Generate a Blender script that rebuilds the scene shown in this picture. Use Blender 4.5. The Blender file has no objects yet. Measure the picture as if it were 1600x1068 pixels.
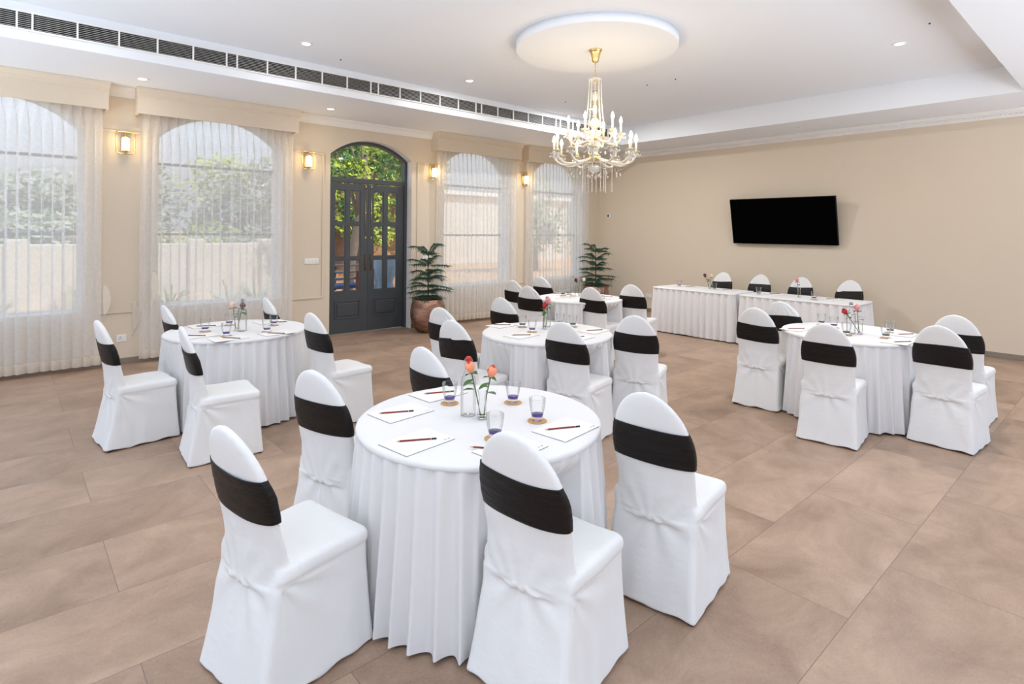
import bpy, bmesh, math, random
from mathutils import Vector, Matrix, noise
PI = math.pi; R = math.radians
C = bpy.context.scene.collection
sc = bpy.context.scene

# ------------------------------------------------------------------ camera
FPX, HY, PSI, HCAM, ROLL = 885.7, 361.2, R(48.24), 1.68, R(0.51)
cam = bpy.data.cameras.new('camera'); camo = bpy.data.objects.new('camera', cam); C.objects.link(camo)
cam.sensor_width = 36.0; cam.lens = 36.0 * FPX / 1600.0
cam.shift_x = 0.0; cam.shift_y = -(534.0 - HY) / 1600.0
cam.clip_start = 0.05; cam.clip_end = 300
d = Vector((math.cos(PSI), math.sin(PSI), 0)); r_ = Vector((math.sin(PSI), -math.cos(PSI), 0)); u = Vector((0, 0, 1))
rr = r_ * math.cos(ROLL) + u * math.sin(ROLL); uu = -r_ * math.sin(ROLL) + u * math.cos(ROLL)
# the horizon of the photograph stands a little higher at the left
rr = r_ * math.cos(ROLL) + u * math.sin(ROLL)
M = Matrix((( rr.x, uu.x, -d.x, 0), (rr.y, uu.y, -d.y, 0), (rr.z, uu.z, -d.z, HCAM), (0, 0, 0, 1)))
camo.matrix_world = M
sc.camera = camo

# ------------------------------------------------------------------ world, sun, exposure
sc.view_settings.view_transform = 'Standard'; sc.view_settings.look = 'None'
sc.view_settings.gamma = 1; sc.view_settings.use_curve_mapping = False
sc.view_settings.exposure = 0.30
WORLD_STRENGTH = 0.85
w = bpy.data.worlds.new('sky_and_ceiling_fill'); sc.world = w; w.use_nodes = True
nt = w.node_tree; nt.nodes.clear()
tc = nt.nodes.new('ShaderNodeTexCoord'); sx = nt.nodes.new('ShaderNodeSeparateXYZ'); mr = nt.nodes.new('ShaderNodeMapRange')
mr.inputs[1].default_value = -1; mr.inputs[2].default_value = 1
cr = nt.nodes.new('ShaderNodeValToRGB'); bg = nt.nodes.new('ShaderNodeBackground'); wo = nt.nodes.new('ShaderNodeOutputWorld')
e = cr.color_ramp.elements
e[0].position = 0.0; e[0].color = (4.9, 5.5, 6.2, 1)  # lower half made very bright as added fill light for the ceiling
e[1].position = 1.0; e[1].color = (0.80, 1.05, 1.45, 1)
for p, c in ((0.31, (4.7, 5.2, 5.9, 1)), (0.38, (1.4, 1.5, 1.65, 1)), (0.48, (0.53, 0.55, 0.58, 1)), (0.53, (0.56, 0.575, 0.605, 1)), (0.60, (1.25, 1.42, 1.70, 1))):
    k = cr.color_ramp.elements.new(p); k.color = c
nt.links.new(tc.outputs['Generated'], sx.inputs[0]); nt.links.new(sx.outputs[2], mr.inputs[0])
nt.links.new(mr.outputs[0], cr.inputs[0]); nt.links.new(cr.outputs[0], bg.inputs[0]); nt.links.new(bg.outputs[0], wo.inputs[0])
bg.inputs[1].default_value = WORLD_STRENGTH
sun = bpy.data.lights.new('sun', 'SUN'); suno = bpy.data.objects.new('sun', sun); C.objects.link(suno)
sun.energy = 3.0; sun.angle = R(1.0); sun.color = (1, 0.94, 0.84)
suno.rotation_euler = Vector((0.35, -0.55, 0.75)).to_track_quat('Z', 'Y').to_euler()
try:
    cy = sc.cycles
    cy.max_bounces = 10; cy.diffuse_bounces = 5; cy.glossy_bounces = 4; cy.transmission_bounces = 8; cy.transparent_max_bounces = 24
    cy.caustics_reflective = False; cy.caustics_refractive = False; cy.sample_clamp_indirect = 6.0
    cy.use_denoising = True
except Exception: pass

# ------------------------------------------------------------------ materials
def lin(r, g, b):
    f = lambda c: (c / 255 / 12.92) if c / 255 <= 0.04045 else ((c / 255 + 0.055) / 1.055) ** 2.4
    return (f(r), f(g), f(b), 1)
def new_mat(name):
    m = bpy.data.materials.new(name); m.use_nodes = True; t = m.node_tree
    return m, t, t.nodes['Principled BSDF'], t.nodes['Material Output']
def N(t, typ, **kw):
    n = t.nodes.new(typ)
    for k, v in kw.items():
        if k.startswith('i'): n.inputs[int(k[1:])].default_value = v
        else: setattr(n, k, v)
    return n
def mathn(t, op, a, b=None):
    n = t.nodes.new('ShaderNodeMath'); n.operation = op
    for i, v in enumerate((a, b)):
        if v is None: continue
        if isinstance(v, (int, float)): n.inputs[i].default_value = v
        else: t.links.new(v, n.inputs[i])
    return n.outputs[0]
def plain(name, col, rough=0.6, metal=0.0, nscale=8, namt=0.06, bump=0.0, bscale=60, spec=0.5, sheen=0, ns_stretch=None):
    m, t, p, o = new_mat(name)
    tc = N(t, 'ShaderNodeTexCoord'); co = tc.outputs['Object']
    if ns_stretch:
        mp = N(t, 'ShaderNodeMapping'); mp.inputs['Scale'].default_value = ns_stretch; t.links.new(co, mp.inputs[0]); co = mp.outputs[0]
    nz = N(t, 'ShaderNodeTexNoise'); nz.inputs['Scale'].default_value = nscale; nz.inputs['Detail'].default_value = 4
    t.links.new(co, nz.inputs['Vector'])
    mx = N(t, 'ShaderNodeMix', data_type='RGBA')
    a = tuple(max(0, c * (1 - namt)) for c in col[:3]) + (1,); b = tuple(min(1, c * (1 + namt)) for c in col[:3]) + (1,)
    mx.inputs[6].default_value = a; mx.inputs[7].default_value = b
    t.links.new(nz.outputs[0], mx.inputs[0]); t.links.new(mx.outputs[2], p.inputs['Base Color'])
    p.inputs['Roughness'].default_value = rough; p.inputs['Metallic'].default_value = metal
    p.inputs['Specular IOR Level'].default_value = spec
    if sheen: p.inputs['Sheen Weight'].default_value = sheen
    if bump:
        n2 = N(t, 'ShaderNodeTexNoise'); n2.inputs['Scale'].default_value = bscale; n2.inputs['Detail'].default_value = 3
        t.links.new(co, n2.inputs['Vector'])
        bp = N(t, 'ShaderNodeBump'); bp.inputs['Strength'].default_value = bump; bp.inputs['Distance'].default_value = 0.01
        t.links.new(n2.outputs[0], bp.inputs['Height']); t.links.new(bp.outputs[0], p.inputs['Normal'])
    return m
def emis(name, col, strength):
    m, t, p, o = new_mat(name); p.inputs['Base Color'].default_value = col
    p.inputs['Emission Color'].default_value = col; p.inputs['Emission Strength'].default_value = strength
    return m
def thin_glass(name, tint=(1, 1, 1, 1), refl=0.06):
    m, t, p, o = new_mat(name); t.nodes.remove(p)
    tr = N(t, 'ShaderNodeBsdfTransparent'); tr.inputs[0].default_value = tint
    gl = N(t, 'ShaderNodeBsdfGlossy'); gl.inputs['Roughness'].default_value = 0.02
    mx = N(t, 'ShaderNodeMixShader'); mx.inputs[0].default_value = refl
    t.links.new(tr.outputs[0], mx.inputs[1]); t.links.new(gl.outputs[0], mx.inputs[2]); t.links.new(mx.outputs[0], o.inputs[0])
    return m
def glass(name, col=(1, 1, 1, 1), ior=1.45, rough=0.0):
    m, t, p, o = new_mat(name)
    p.inputs['Base Color'].default_value = col; p.inputs['Transmission Weight'].default_value = 1
    p.inputs['IOR'].default_value = ior; p.inputs['Roughness'].default_value = rough
    return m
def glassware(name, tint=(1, 1, 1)):
    m, t, p, o = new_mat(name); t.nodes.remove(p)
    lw = N(t, 'ShaderNodeLayerWeight'); lw.inputs[0].default_value = 0.35
    rp = N(t, 'ShaderNodeValToRGB'); rp.color_ramp.elements[0].color = (.975 * tint[0], .98 * tint[1], .98 * tint[2], 1); rp.color_ramp.elements[1].color = (.42, .44, .45, 1)
    rp.color_ramp.elements[0].position = .45; rp.color_ramp.elements[1].position = 1.0
    t.links.new(lw.outputs['Facing'], rp.inputs[0])
    tr = N(t, 'ShaderNodeBsdfTransparent'); t.links.new(rp.outputs[0], tr.inputs[0])
    gl = N(t, 'ShaderNodeBsdfGlossy'); gl.inputs['Roughness'].default_value = 0.03
    fr = N(t, 'ShaderNodeFresnel'); fr.inputs[0].default_value = 1.45
    mx = N(t, 'ShaderNodeMixShader'); t.links.new(mathn(t, 'MINIMUM', fr.outputs[0], 0.6), mx.inputs[0])
    t.links.new(tr.outputs[0], mx.inputs[1]); t.links.new(gl.outputs[0], mx.inputs[2]); t.links.new(mx.outputs[0], o.inputs[0])
    return m
def sheer(name, col, opaque):
    m, t, p, o = new_mat(name); t.nodes.remove(p)
    tcn = N(t, 'ShaderNodeTexCoord'); nz = N(t, 'ShaderNodeTexNoise'); nz.inputs['Scale'].default_value = 30; nz.inputs['Detail'].default_value = 3
    t.links.new(tcn.outputs['Object'], nz.inputs['Vector'])
    tr = N(t, 'ShaderNodeBsdfTransparent'); df = N(t, 'ShaderNodeBsdfDiffuse'); tl = N(t, 'ShaderNodeBsdfTranslucent')
    df.inputs[0].default_value = col; tl.inputs[0].default_value = col
    m1 = N(t, 'ShaderNodeMixShader'); m1.inputs[0].default_value = 0.5
    t.links.new(df.outputs[0], m1.inputs[1]); t.links.new(tl.outputs[0], m1.inputs[2])
    m2 = N(t, 'ShaderNodeMixShader')
    f = mathn(t, 'ADD', mathn(t, 'MULTIPLY', nz.outputs[0], 0.12), opaque - 0.06); t.links.new(f, m2.inputs[0])
    t.links.new(tr.outputs[0], m2.inputs[1]); t.links.new(m1.outputs[0], m2.inputs[2]); t.links.new(m2.outputs[0], o.inputs[0])
    return m

MT = {}
MT['wall'] = plain('wall_beige_paint', lin(216, 202, 182), 0.75, nscale=1.2, namt=0.02, bump=0.08, bscale=150, spec=0.25)
MT['white'] = plain('white_paint', lin(236, 234, 231), 0.7, nscale=1.0, namt=0.012, spec=0.3)
MT['ceiling'] = plain('cool_white_ceiling_paint', lin(230, 233, 237), 0.7, nscale=1.0, namt=0.012, spec=0.3)
MT['reveal'] = plain('reveal_white_paint', lin(232, 230, 226), 0.6, namt=0.01)
MT['skirting'] = plain('skirting_grey_brown', lin(134, 122, 108), 0.55, nscale=6, namt=0.1)
MT['cotton'] = plain('white_cotton', lin(228, 227, 225), 0.9, nscale=2.5, namt=0.02, bump=0.25, bscale=16, spec=0.12, sheen=0.1)
MT['linen'] = plain('white_table_linen', lin(224, 222, 221), 0.85, nscale=2.5, namt=0.02, bump=0.05, bscale=30, spec=0.15, sheen=0.1)
MT['sash'] = plain('black_stretch_fabric', lin(21, 16, 15), 0.45, nscale=6, namt=0.3, bump=0.45, bscale=26, spec=0.26, sheen=0.0, ns_stretch=(0.6, 0.6, 3.0))
MT['leg'] = plain('dark_metal_leg', lin(34, 30, 28), 0.4)
MT['door'] = plain('slate_grey_door_paint', lin(66, 70, 74), 0.35, nscale=5, namt=0.06, spec=0.5)
MT['winframe'] = plain('dark_window_frame_paint', lin(70, 78, 90), 0.4)
MT['pane'] = thin_glass('window_glass', (0.97, 0.98, 0.98, 1), 0.05)
MT['glass'] = glass('clear_glass', (1, 1, 1, 1))
MT['lamp_brass'] = plain('aged_brass', (0.72, 0.50, 0.20, 1), 0.28, 1.0, nscale=12, namt=0.12)
MT['bronze'] = plain('dark_bronze', (0.16, 0.10, 0.055, 1), 0.4, 0.9, nscale=12, namt=0.12)
MT['gold'] = plain('polished_gold', (0.86, 0.58, 0.18, 1), 0.2, 1.0, nscale=12, namt=0.1)
MT['sheer'] = sheer('sheer_white_voile', (0.91, 0.90, 0.885, 1), 0.58)
MT['hem'] = sheer('sheer_hem_double_cloth', (0.92, 0.87, 0.79, 1), 0.82)
MT['pelmet'] = plain('cream_pelmet_fabric', lin(220, 205, 184), 0.85, nscale=14, namt=0.03, bump=0.1, bscale=120)
MT['plastic'] = plain('white_plastic', lin(232, 230, 226), 0.35, namt=0.01)
MT['darkslot'] = plain('dark_slot', lin(30, 28, 27), 0.6)
MT['tvblack'] = plain('tv_screen_black', (0.0015, 0.0015, 0.0015, 1), 0.7, namt=0.01, spec=0.0)
MT['tvcase'] = plain('tv_case_black', (0.006, 0.006, 0.006, 1), 0.5, spec=0.2)
MT['glassware'] = glassware('clear_glassware')
MT['cork'] = plain('cork', lin(196, 152, 96), 0.8, nscale=60, namt=0.2)
MT['paper'] = plain('notepad_paper', lin(234, 231, 226), 0.7, namt=0.01)
MT['card'] = plain('notepad_backing_card', lin(92, 88, 86), 0.8)
MT['ink'] = plain('grey_print', lin(90, 88, 96), 0.8)
MT['pencil'] = plain('dark_red_pencil_lacquer', lin(134, 40, 24), 0.35, nscale=40, namt=0.1)
MT['pencil_brown'] = plain('brown_pencil_lacquer', lin(104, 58, 40), 0.35, nscale=40, namt=0.1)
MT['pencil_end'] = plain('black_pencil_end', lin(32, 30, 32), 0.4)
MT['silver'] = plain('silver_band', (0.8, 0.8, 0.8, 1), 0.3, 1.0)
MT['wood'] = plain('sharpened_wood', lin(205, 165, 115), 0.7)
MT['purple'] = glass('purple_tinted_glass', lin(96, 62, 186))
MT['teal'] = glass('teal_tinted_glass', lin(70, 120, 140))
MT['stopper'] = plain('red_rubber_stopper', lin(190, 52, 34), 0.5)
MT['stopper_grey'] = plain('grey_glass_stopper', lin(150, 152, 150), 0.3)
MT['wire'] = plain('steel_wire', (0.6, 0.6, 0.6, 1), 0.3, 1.0)
MT['stem'] = plain('rose_stem_green', lin(84, 112, 44), 0.5, nscale=40, namt=0.2)
MT['leaf'] = plain('rose_leaf_green', lin(62, 104, 44), 0.45, nscale=40, namt=0.25)
for k, c in (('peach', (246, 150, 112)), ('red', (176, 22, 34)), ('darkred', (104, 18, 34)), ('pink', (228, 140, 140)), ('cream', (236, 200, 176))):
    MT['rose_' + k] = plain('rose_petal_' + k, lin(*c), 0.6, nscale=60, namt=0.18)
MT['peach_tip'] = plain('rose_petal_red_tip', lin(224, 66, 48), 0.6, nscale=60, namt=0.15)
MT['needles'] = plain('dark_green_needles', lin(48, 92, 70), 0.5, nscale=20, namt=0.35)
MT['bark'] = plain('plant_stem_bark', lin(84, 68, 50), 0.8, nscale=30, namt=0.3)
MT['soil'] = plain('potting_soil', lin(40, 32, 26), 0.95, nscale=60, namt=0.4, bump=0.8, bscale=80)
MT['crystal'] = None
m, t, p, o = new_mat('chandelier_crystal')
p.inputs['Base Color'].default_value = (1, 0.97, 0.91, 1); p.inputs['Transmission Weight'].default_value = 0.45
p.inputs['Roughness'].default_value = 0.12; p.inputs['IOR'].default_value = 1.5
MT['crystal'] = m
MT['candle'] = plain('cream_candle_sleeve', lin(246, 238, 218), 0.5, namt=0.02)
MT['bulb'] = emis('warm_bulb', (1.0, 0.78, 0.46, 1), 55.0)
MT['lens'] = emis('downlight_lens', (1.0, 0.96, 0.90, 1), 14.0)
MT['sconce_glass'] = emis('lit_sconce_glass', (1.0, 0.84, 0.55, 1), 1.5)
MT['disc'] = plain('grey_speaker_grille', lin(196, 194, 192), 0.6)

m, t, p, o = new_mat('crystal_beads')
p.inputs['Base Color'].default_value = (1, 0.97, 0.9, 1); p.inputs['Transmission Weight'].default_value = 0.3
p.inputs['Roughness'].default_value = 0.08; p.inputs['IOR'].default_value = 1.6
MT['beads'] = m
# hammered copper
m, t, p, o = new_mat('hammered_copper')
tcn = N(t, 'ShaderNodeTexCoord'); mp = N(t, 'ShaderNodeMapping'); mp.inputs['Scale'].default_value = (1, 1, 2.2)
vo = N(t, 'ShaderNodeTexVoronoi'); vo.inputs['Scale'].default_value = 34
nz = N(t, 'ShaderNodeTexNoise'); nz.inputs['Scale'].default_value = 5; nz.inputs['Detail'].default_value = 5
rp = N(t, 'ShaderNodeValToRGB'); rp.color_ramp.elements[0].color = lin(120, 84, 70); rp.color_ramp.elements[1].color = lin(196, 158, 138)
rp.color_ramp.elements[0].position = 0.3; rp.color_ramp.elements[1].position = 0.75
bp = N(t, 'ShaderNodeBump'); bp.inputs['Strength'].default_value = 0.5; bp.inputs['Distance'].default_value = 0.01
t.links.new(tcn.outputs['Object'], mp.inputs[0]); t.links.new(mp.outputs[0], vo.inputs['Vector']); t.links.new(mp.outputs[0], nz.inputs['Vector'])
t.links.new(nz.outputs[0], rp.inputs[0]); t.links.new(rp.outputs[0], p.inputs['Base Color']); t.links.new(vo.outputs[0], bp.inputs['Height'])
t.links.new(bp.outputs[0], p.inputs['Normal']); p.inputs['Metallic'].default_value = 0.85; p.inputs['Roughness'].default_value = 0.42
MT['copper'] = m

# floor: large matt porcelain planks laid in running bond
m, t, p, o = new_mat('porcelain_floor_tiles')
tcn = N(t, 'ShaderNodeTexCoord'); sp = N(t, 'ShaderNodeSeparateXYZ'); t.links.new(tcn.outputs['Object'], sp.inputs[0])
X, Y = sp.outputs[0], sp.outputs[1]
row = mathn(t, 'DIVIDE', mathn(t, 'SUBTRACT', Y, 0.859 - 57.3), 0.573)
ri = mathn(t, 'FLOOR', row); fy = mathn(t, 'MULTIPLY', mathn(t, 'FRACT', row), 0.573)
par = mathn(t, 'MODULO', ri, 2.0)
col = mathn(t, 'DIVIDE', mathn(t, 'SUBTRACT', X, mathn(t, 'SUBTRACT', mathn(t, 'MULTIPLY', par, 0.59), 118.0 - 0.40)), 1.18)
ci = mathn(t, 'FLOOR', col); fx = mathn(t, 'MULTIPLY', mathn(t, 'FRACT', col), 1.18)
J = 0.0018
def edge(f, size):
    return mathn(t, 'MAXIMUM', mathn(t, 'LESS_THAN', f, J), mathn(t, 'GREATER_THAN', f, size - J))
joint = mathn(t, 'MAXIMUM', edge(fy, 0.573), edge(fx, 1.18))
cmb = N(t, 'ShaderNodeCombineXYZ'); t.links.new(ri, cmb.inputs[0]); t.links.new(ci, cmb.inputs[1])
wn = N(t, 'ShaderNodeTexWhiteNoise', noise_dimensions='3D'); t.links.new(cmb.outputs[0], wn.inputs[0])
offv = N(t, 'ShaderNodeVectorMath', operation='ADD'); sc3 = N(t, 'ShaderNodeVectorMath', operation='SCALE'); sc3.inputs['Scale'].default_value = 7.3
t.links.new(cmb.outputs[0], sc3.inputs[0]); t.links.new(tcn.outputs['Object'], offv.inputs[0]); t.links.new(sc3.outputs[0], offv.inputs[1])
mp = N(t, 'ShaderNodeMapping'); mp.inputs['Scale'].default_value = (0.95, 1.25, 1); t.links.new(offv.outputs[0], mp.inputs[0])
n1 = N(t, 'ShaderNodeTexNoise'); n1.inputs['Scale'].default_value = 2.4; n1.inputs['Detail'].default_value = 9; n1.inputs['Roughness'].default_value = 0.68; n1.inputs['Distortion'].default_value = 0.5
n2 = N(t, 'ShaderNodeTexNoise'); n2.inputs['Scale'].default_value = 90; n2.inputs['Detail'].default_value = 4
t.links.new(mp.outputs[0], n1.inputs['Vector']); t.links.new(tcn.outputs['Object'], n2.inputs['Vector'])
rp = N(t, 'ShaderNodeValToRGB'); rp.color_ramp.elements[0].position = 0.28; rp.color_ramp.elements[1].position = 0.74
rp.color_ramp.elements[0].color = lin(134, 108, 89); rp.color_ramp.elements[1].color = lin(186, 158, 135)
fac = mathn(t, 'ADD', mathn(t, 'MULTIPLY', n1.outputs[0], 0.86), mathn(t, 'ADD', mathn(t, 'MULTIPLY', n2.outputs[0], 0.22), mathn(t, 'MULTIPLY', mathn(t, 'SUBTRACT', wn.outputs[0], 0.5), 0.14)))
fac = mathn(t, 'SUBTRACT', fac, 0.04)
t.links.new(fac, rp.inputs[0])
mx = N(t, 'ShaderNodeMix', data_type='RGBA'); t.links.new(joint, mx.inputs[0]); t.links.new(rp.outputs[0], mx.inputs[6]); mx.inputs[7].default_value = lin(122, 101, 87)
t.links.new(mx.outputs[2], p.inputs['Base Color'])
p.inputs['Roughness'].default_value = 0.42
rg = mathn(t, 'ADD', mathn(t, 'MULTIPLY', n1.outputs[0], 0.25), 0.30); t.links.new(rg, p.inputs['Roughness'])
p.inputs['Specular IOR Level'].default_value = 0.45
bp = N(t, 'ShaderNodeBump'); bp.inputs['Strength'].default_value = 0.12; bp.inputs['Distance'].default_value = 0.004
t.links.new(n2.outputs[0], bp.inputs['Height']); t.links.new(bp.outputs[0], p.inputs['Normal'])
MT['floor'] = m
# outdoors
MT['ground'] = plain('dry_garden_ground', lin(206, 164, 122), 0.9, nscale=1.5, namt=0.3)
MT['terrace'] = plain('terrace_paving', lin(150, 140, 130), 0.8, nscale=2, namt=0.15)
MT['gwall'] = plain('sunlit_garden_wall', lin(222, 214, 200), 0.85, nscale=2.5, namt=0.2)
MT['rock'] = plain('brown_rock_bank', lin(166, 132, 104), 0.9, nscale=5, namt=0.45, bump=1.0, bscale=6)
MT['grass'] = plain('lawn', lin(150, 165, 70), 0.9, nscale=12, namt=0.35)
MT['lf1'] = plain('yellow_green_leaves', lin(176, 190, 66), 0.55, nscale=3, namt=0.35)
MT['lf2'] = plain('mid_green_leaves', lin(84, 122, 44), 0.55, nscale=3, namt=0.35)
MT['lf3'] = plain('dusty_green_leaves', lin(176, 184, 160), 0.7, nscale=2, namt=0.25)
MT['trunk'] = plain('pale_bark', lin(120, 104, 90), 0.9, nscale=8, namt=0.35)
MT['bluecloth'] = plain('pale_blue_table_cloth', lin(150, 172, 192), 0.85, nscale=4, namt=0.06)
MT['blue'] = plain('bright_blue_cloth', lin(46, 84, 130), 0.8)
MT['redchair'] = plain('red_chair_fabric', lin(104, 46, 42), 0.7, nscale=20, namt=0.3)

# ------------------------------------------------------------------ mesh helpers
def finish(bm, name, mats, smooth=False, recalc=True):
    if recalc: bmesh.ops.recalc_face_normals(bm, faces=bm.faces)
    me = bpy.data.meshes.new(name); bm.to_mesh(me); bm.free()
    if not isinstance(mats, (list, tuple)): mats = [mats]
    for mm in mats: me.materials.append(mm)
    if smooth:
        for f in me.polygons: f.use_smooth = True
    return me
def obj(name, me, parent=None, loc=None):
    o = bpy.data.objects.new(name, me); C.objects.link(o)
    if parent is not None: o.parent = parent
    if loc is not None: o.location = loc
    return o
def tag(o, label=None, cat=None, group=None, kind=None):
    if label: o['label'] = label
    if cat: o['category'] = cat
    if group: o['group'] = group
    if kind: o['kind'] = kind
    return o
def thing(name, label, cat, loc=(0, 0, 0), rz=0, group=None):
    o = bpy.data.objects.new(name, None); C.objects.link(o); o.location = loc; o.rotation_euler = (0, 0, rz)
    o.empty_display_size = 0.1
    return tag(o, label, cat, group)
def dup(root, loc, rz=0, label=None, group=None, scale=None):
    r = root.copy(); C.objects.link(r); r.location = loc; r.rotation_euler = (0, 0, rz)
    if label: r['label'] = label
    if group: r['group'] = group
    if scale: r.scale = (scale,) * 3
    for ch in list(root.children):
        c = ch.copy(); C.objects.link(c); c.parent = r
        for g in list(ch.children):
            q = g.copy(); C.objects.link(q); q.parent = c
    return r
def box(bm, x0, x1, y0, y1, z0, z1, bev=0.0, mi=0):
    vs = [bm.verts.new((x, y, z)) for x in (x0, x1) for y in (y0, y1) for z in (z0, z1)]
    fs = [(0, 1, 3, 2), (4, 6, 7, 5), (0, 4, 5, 1), (2, 3, 7, 6), (0, 2, 6, 4), (1, 5, 7, 3)]
    faces = [bm.faces.new([vs[i] for i in f]) for f in fs]
    for f in faces: f.material_index = mi
    if bev > 0:
        es = list({e for f in faces for e in f.edges})
        bmesh.ops.bevel(bm, geom=es, offset=bev, segments=2, affect='EDGES', profile=0.5)
    return faces
def lathe(bm, prof, n=32, cx=0, cy=0, cz=0, close=True, mi=0, squash=None):
    rings = []
    for (r, z) in prof:
        if r < 1e-5: rings.append([bm.verts.new((cx, cy, cz + z))])
        else: rings.append([bm.verts.new((cx + r * math.cos(2 * PI * i / n), cy + r * math.sin(2 * PI * i / n), cz + z)) for i in range(n)])
    for a, b in zip(rings, rings[1:]):
        if len(a) == 1 and len(b) == 1: continue
        for i in range(n):
            j = (i + 1) % n
            if len(a) == 1: f = bm.faces.new((a[0], b[i], b[j]))
            elif len(b) == 1: f = bm.faces.new((a[i], b[0], a[j]))
            else: f = bm.faces.new((a[i], b[i], b[j], a[j]))
            f.material_index = mi; f.smooth = True
def tube(bm, pts, rad, n=8, mi=0, closed=False, caps=True):
    pts = [Vector(p) for p in pts]; L = len(pts); rings = []
    rads = rad if isinstance(rad, (list, tuple)) else [rad] * L
    tprev = None; up = None
    for i, p in enumerate(pts):
        if closed: tg = (pts[(i + 1) % L] - pts[i - 1]).normalized()
        else: tg = ((pts[i + 1] if i < L - 1 else p) - (pts[i - 1] if i > 0 else p)).normalized()
        if up is None:
            a = Vector((0, 0, 1)) if abs(tg.z) < 0.9 else Vector((1, 0, 0))
            up = (a - tg * a.dot(tg)).normalized()
        else:
            up = (up - tg * up.dot(tg))
            up = up.normalized() if up.length > 1e-6 else tg.orthogonal().normalized()
        sd = tg.cross(up)
        rings.append([bm.verts.new(p + (up * math.cos(2 * PI * k / n) + sd * math.sin(2 * PI * k / n)) * rads[i]) for k in range(n)])
    rng = range(L if closed else L - 1)
    for i in rng:
        a, b = rings[i], rings[(i + 1) % L]
        for k in range(n):
            f = bm.faces.new((a[k], a[(k + 1) % n], b[(k + 1) % n], b[k])); f.material_index = mi; f.smooth = True
    if caps and not closed:
        bm.faces.new(rings[0][::-1]).material_index = mi; bm.faces.new(rings[-1]).material_index = mi
def sphere(bm, c, r, sub=1, mi=0, sz=1.0):
    before = set(bm.faces)
    g = bmesh.ops.create_icosphere(bm, subdivisions=sub, radius=r)
    for v in g['verts']:
        v.co.z *= sz; v.co += Vector(c)
        for f in v.link_faces: f.smooth = True; f.material_index = mi
def quad(bm, a, b, c, d_, mi=0):
    f = bm.faces.new([bm.verts.new(p) for p in (a, b, c, d_)]); f.material_index = mi; return f

# ------------------------------------------------------------------ setting
YW, XB, ZS, ZU = 8.42, 10.2, 3.40, 3.74     # window wall, screen wall, soffit, upper ceiling
YF, XT, YT = 6.90, 9.02, 0.977              # edges of the raised ceiling field
X0, Y0 = -2.6, -2.6
WT = 0.32
bm = bmesh.new(); quad(bm, (X0, Y0, 0), (XB, Y0, 0), (XB, YW + WT, 0), (X0, YW + WT, 0))
tag(obj('floor', finish(bm, 'floor', MT['floor'])), 'beige brown porcelain tile floor', kind='structure')

bm = bmesh.new()
quad(bm, (X0, YT, ZU), (XT, YT, ZU), (XT, YF, ZU), (X0, YF, ZU))
quad(bm, (X0, YF, ZS), (XB, YF, ZS), (XB, YW, ZS), (X0, YW, ZS))
quad(bm, (XT, YT, ZS), (XB, YT, ZS), (XB, YF, ZS), (XT, YF, ZS))
quad(bm, (X0, Y0, ZS), (XB, Y0, ZS), (XB, YT, ZS), (X0, YT, ZS))
quad(bm, (X0, YF, ZS), (XT, YF, ZS), (XT, YF, ZU), (X0, YF, ZU))
quad(bm, (XT, YT, ZS), (XT, YF, ZS), (XT, YF, ZU), (XT, YT, ZU))
quad(bm, (X0, YT, ZS), (XT, YT, ZS), (XT, YT, ZU), (X0, YT, ZU))
# roof slab above, keeps daylight out
quad(bm, (X0, Y0, 3.95), (XB + .3, Y0, 3.95), (XB + .3, YW + WT, 3.95), (X0, YW + WT, 3.95))
tag(obj('ceiling', finish(bm, 'ceiling', MT['ceiling'], recalc=False)), 'white ceiling with a raised field and lower border', kind='structure')

bm = bmesh.new(); box(bm, XB, XB + .25, Y0, YW + WT, 0, 3.95)
tag(obj('wall_back', finish(bm, 'wall_back', MT['wall'])), 'plain beige wall with the screen', kind='structure')

# openings: (x0, x1, sill, spring, crown)
WIN = [(-0.88, 0.68, 0.66, 2.86, 3.22), (1.44, 2.98, 0.66, 2.86, 3.22), (5.88, 7.42, 0.66, 2.86, 3.22), (8.08, 9.62, 0.66, 2.86, 3.22)]
DOOR = (3.74, 5.20, 0.0, 2.86, 3.13)
def arch(x0, x1, zs, zc, n=24):
    h = zc - zs; wd = (x1 - x0) / 2; rad = (wd * wd + h * h) / (2 * h); cx = (x0 + x1) / 2; cz = zc - rad
    a0 = math.asin(wd / rad)
    return [(cx + rad * math.sin(-a0 + 2 * a0 * i / n), cz + rad * math.cos(-a0 + 2 * a0 * i / n)) for i in range(n + 1)]
bm = bmesh.new(); ztop = 3.95
ops = sorted(WIN + [DOOR]); xs = X0
for (a, b, zs, zp, zc) in ops:
    for y in (YW, YW + WT):
        quad(bm, (xs, y, 0), (a, y, 0), (a, y, ztop), (xs, y, ztop))
        if zs > 0: quad(bm, (a, y, 0), (b, y, 0), (b, y, zs), (a, y, zs))
        ar = arch(a, b, zp, zc)
        for p, q in zip(ar, ar[1:]): quad(bm, (p[0], y, p[1]), (q[0], y, q[1]), (q[0], y, ztop), (p[0], y, ztop))
    y0, y1 = YW, YW + WT
    quad(bm, (a, y0, zs), (a, y1, zs), (a, y1, zp), (a, y0, zp), 1); quad(bm, (b, y0, zs), (b, y1, zs), (b, y1, zp), (b, y0, zp), 1)
    if zs > 0: quad(bm, (a, y0, zs), (b, y0, zs), (b, y1, zs), (a, y1, zs), 1)
    for p, q in zip(ar, ar[1:]): quad(bm, (p[0], y0, p[1]), (q[0], y0, q[1]), (q[0], y1, q[1]), (p[0], y1, p[1]), 1)
    xs = b
for y in (YW, YW + WT): quad(bm, (xs, y, 0), (XB, y, 0), (XB, y, ztop), (xs, y, ztop))
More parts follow.
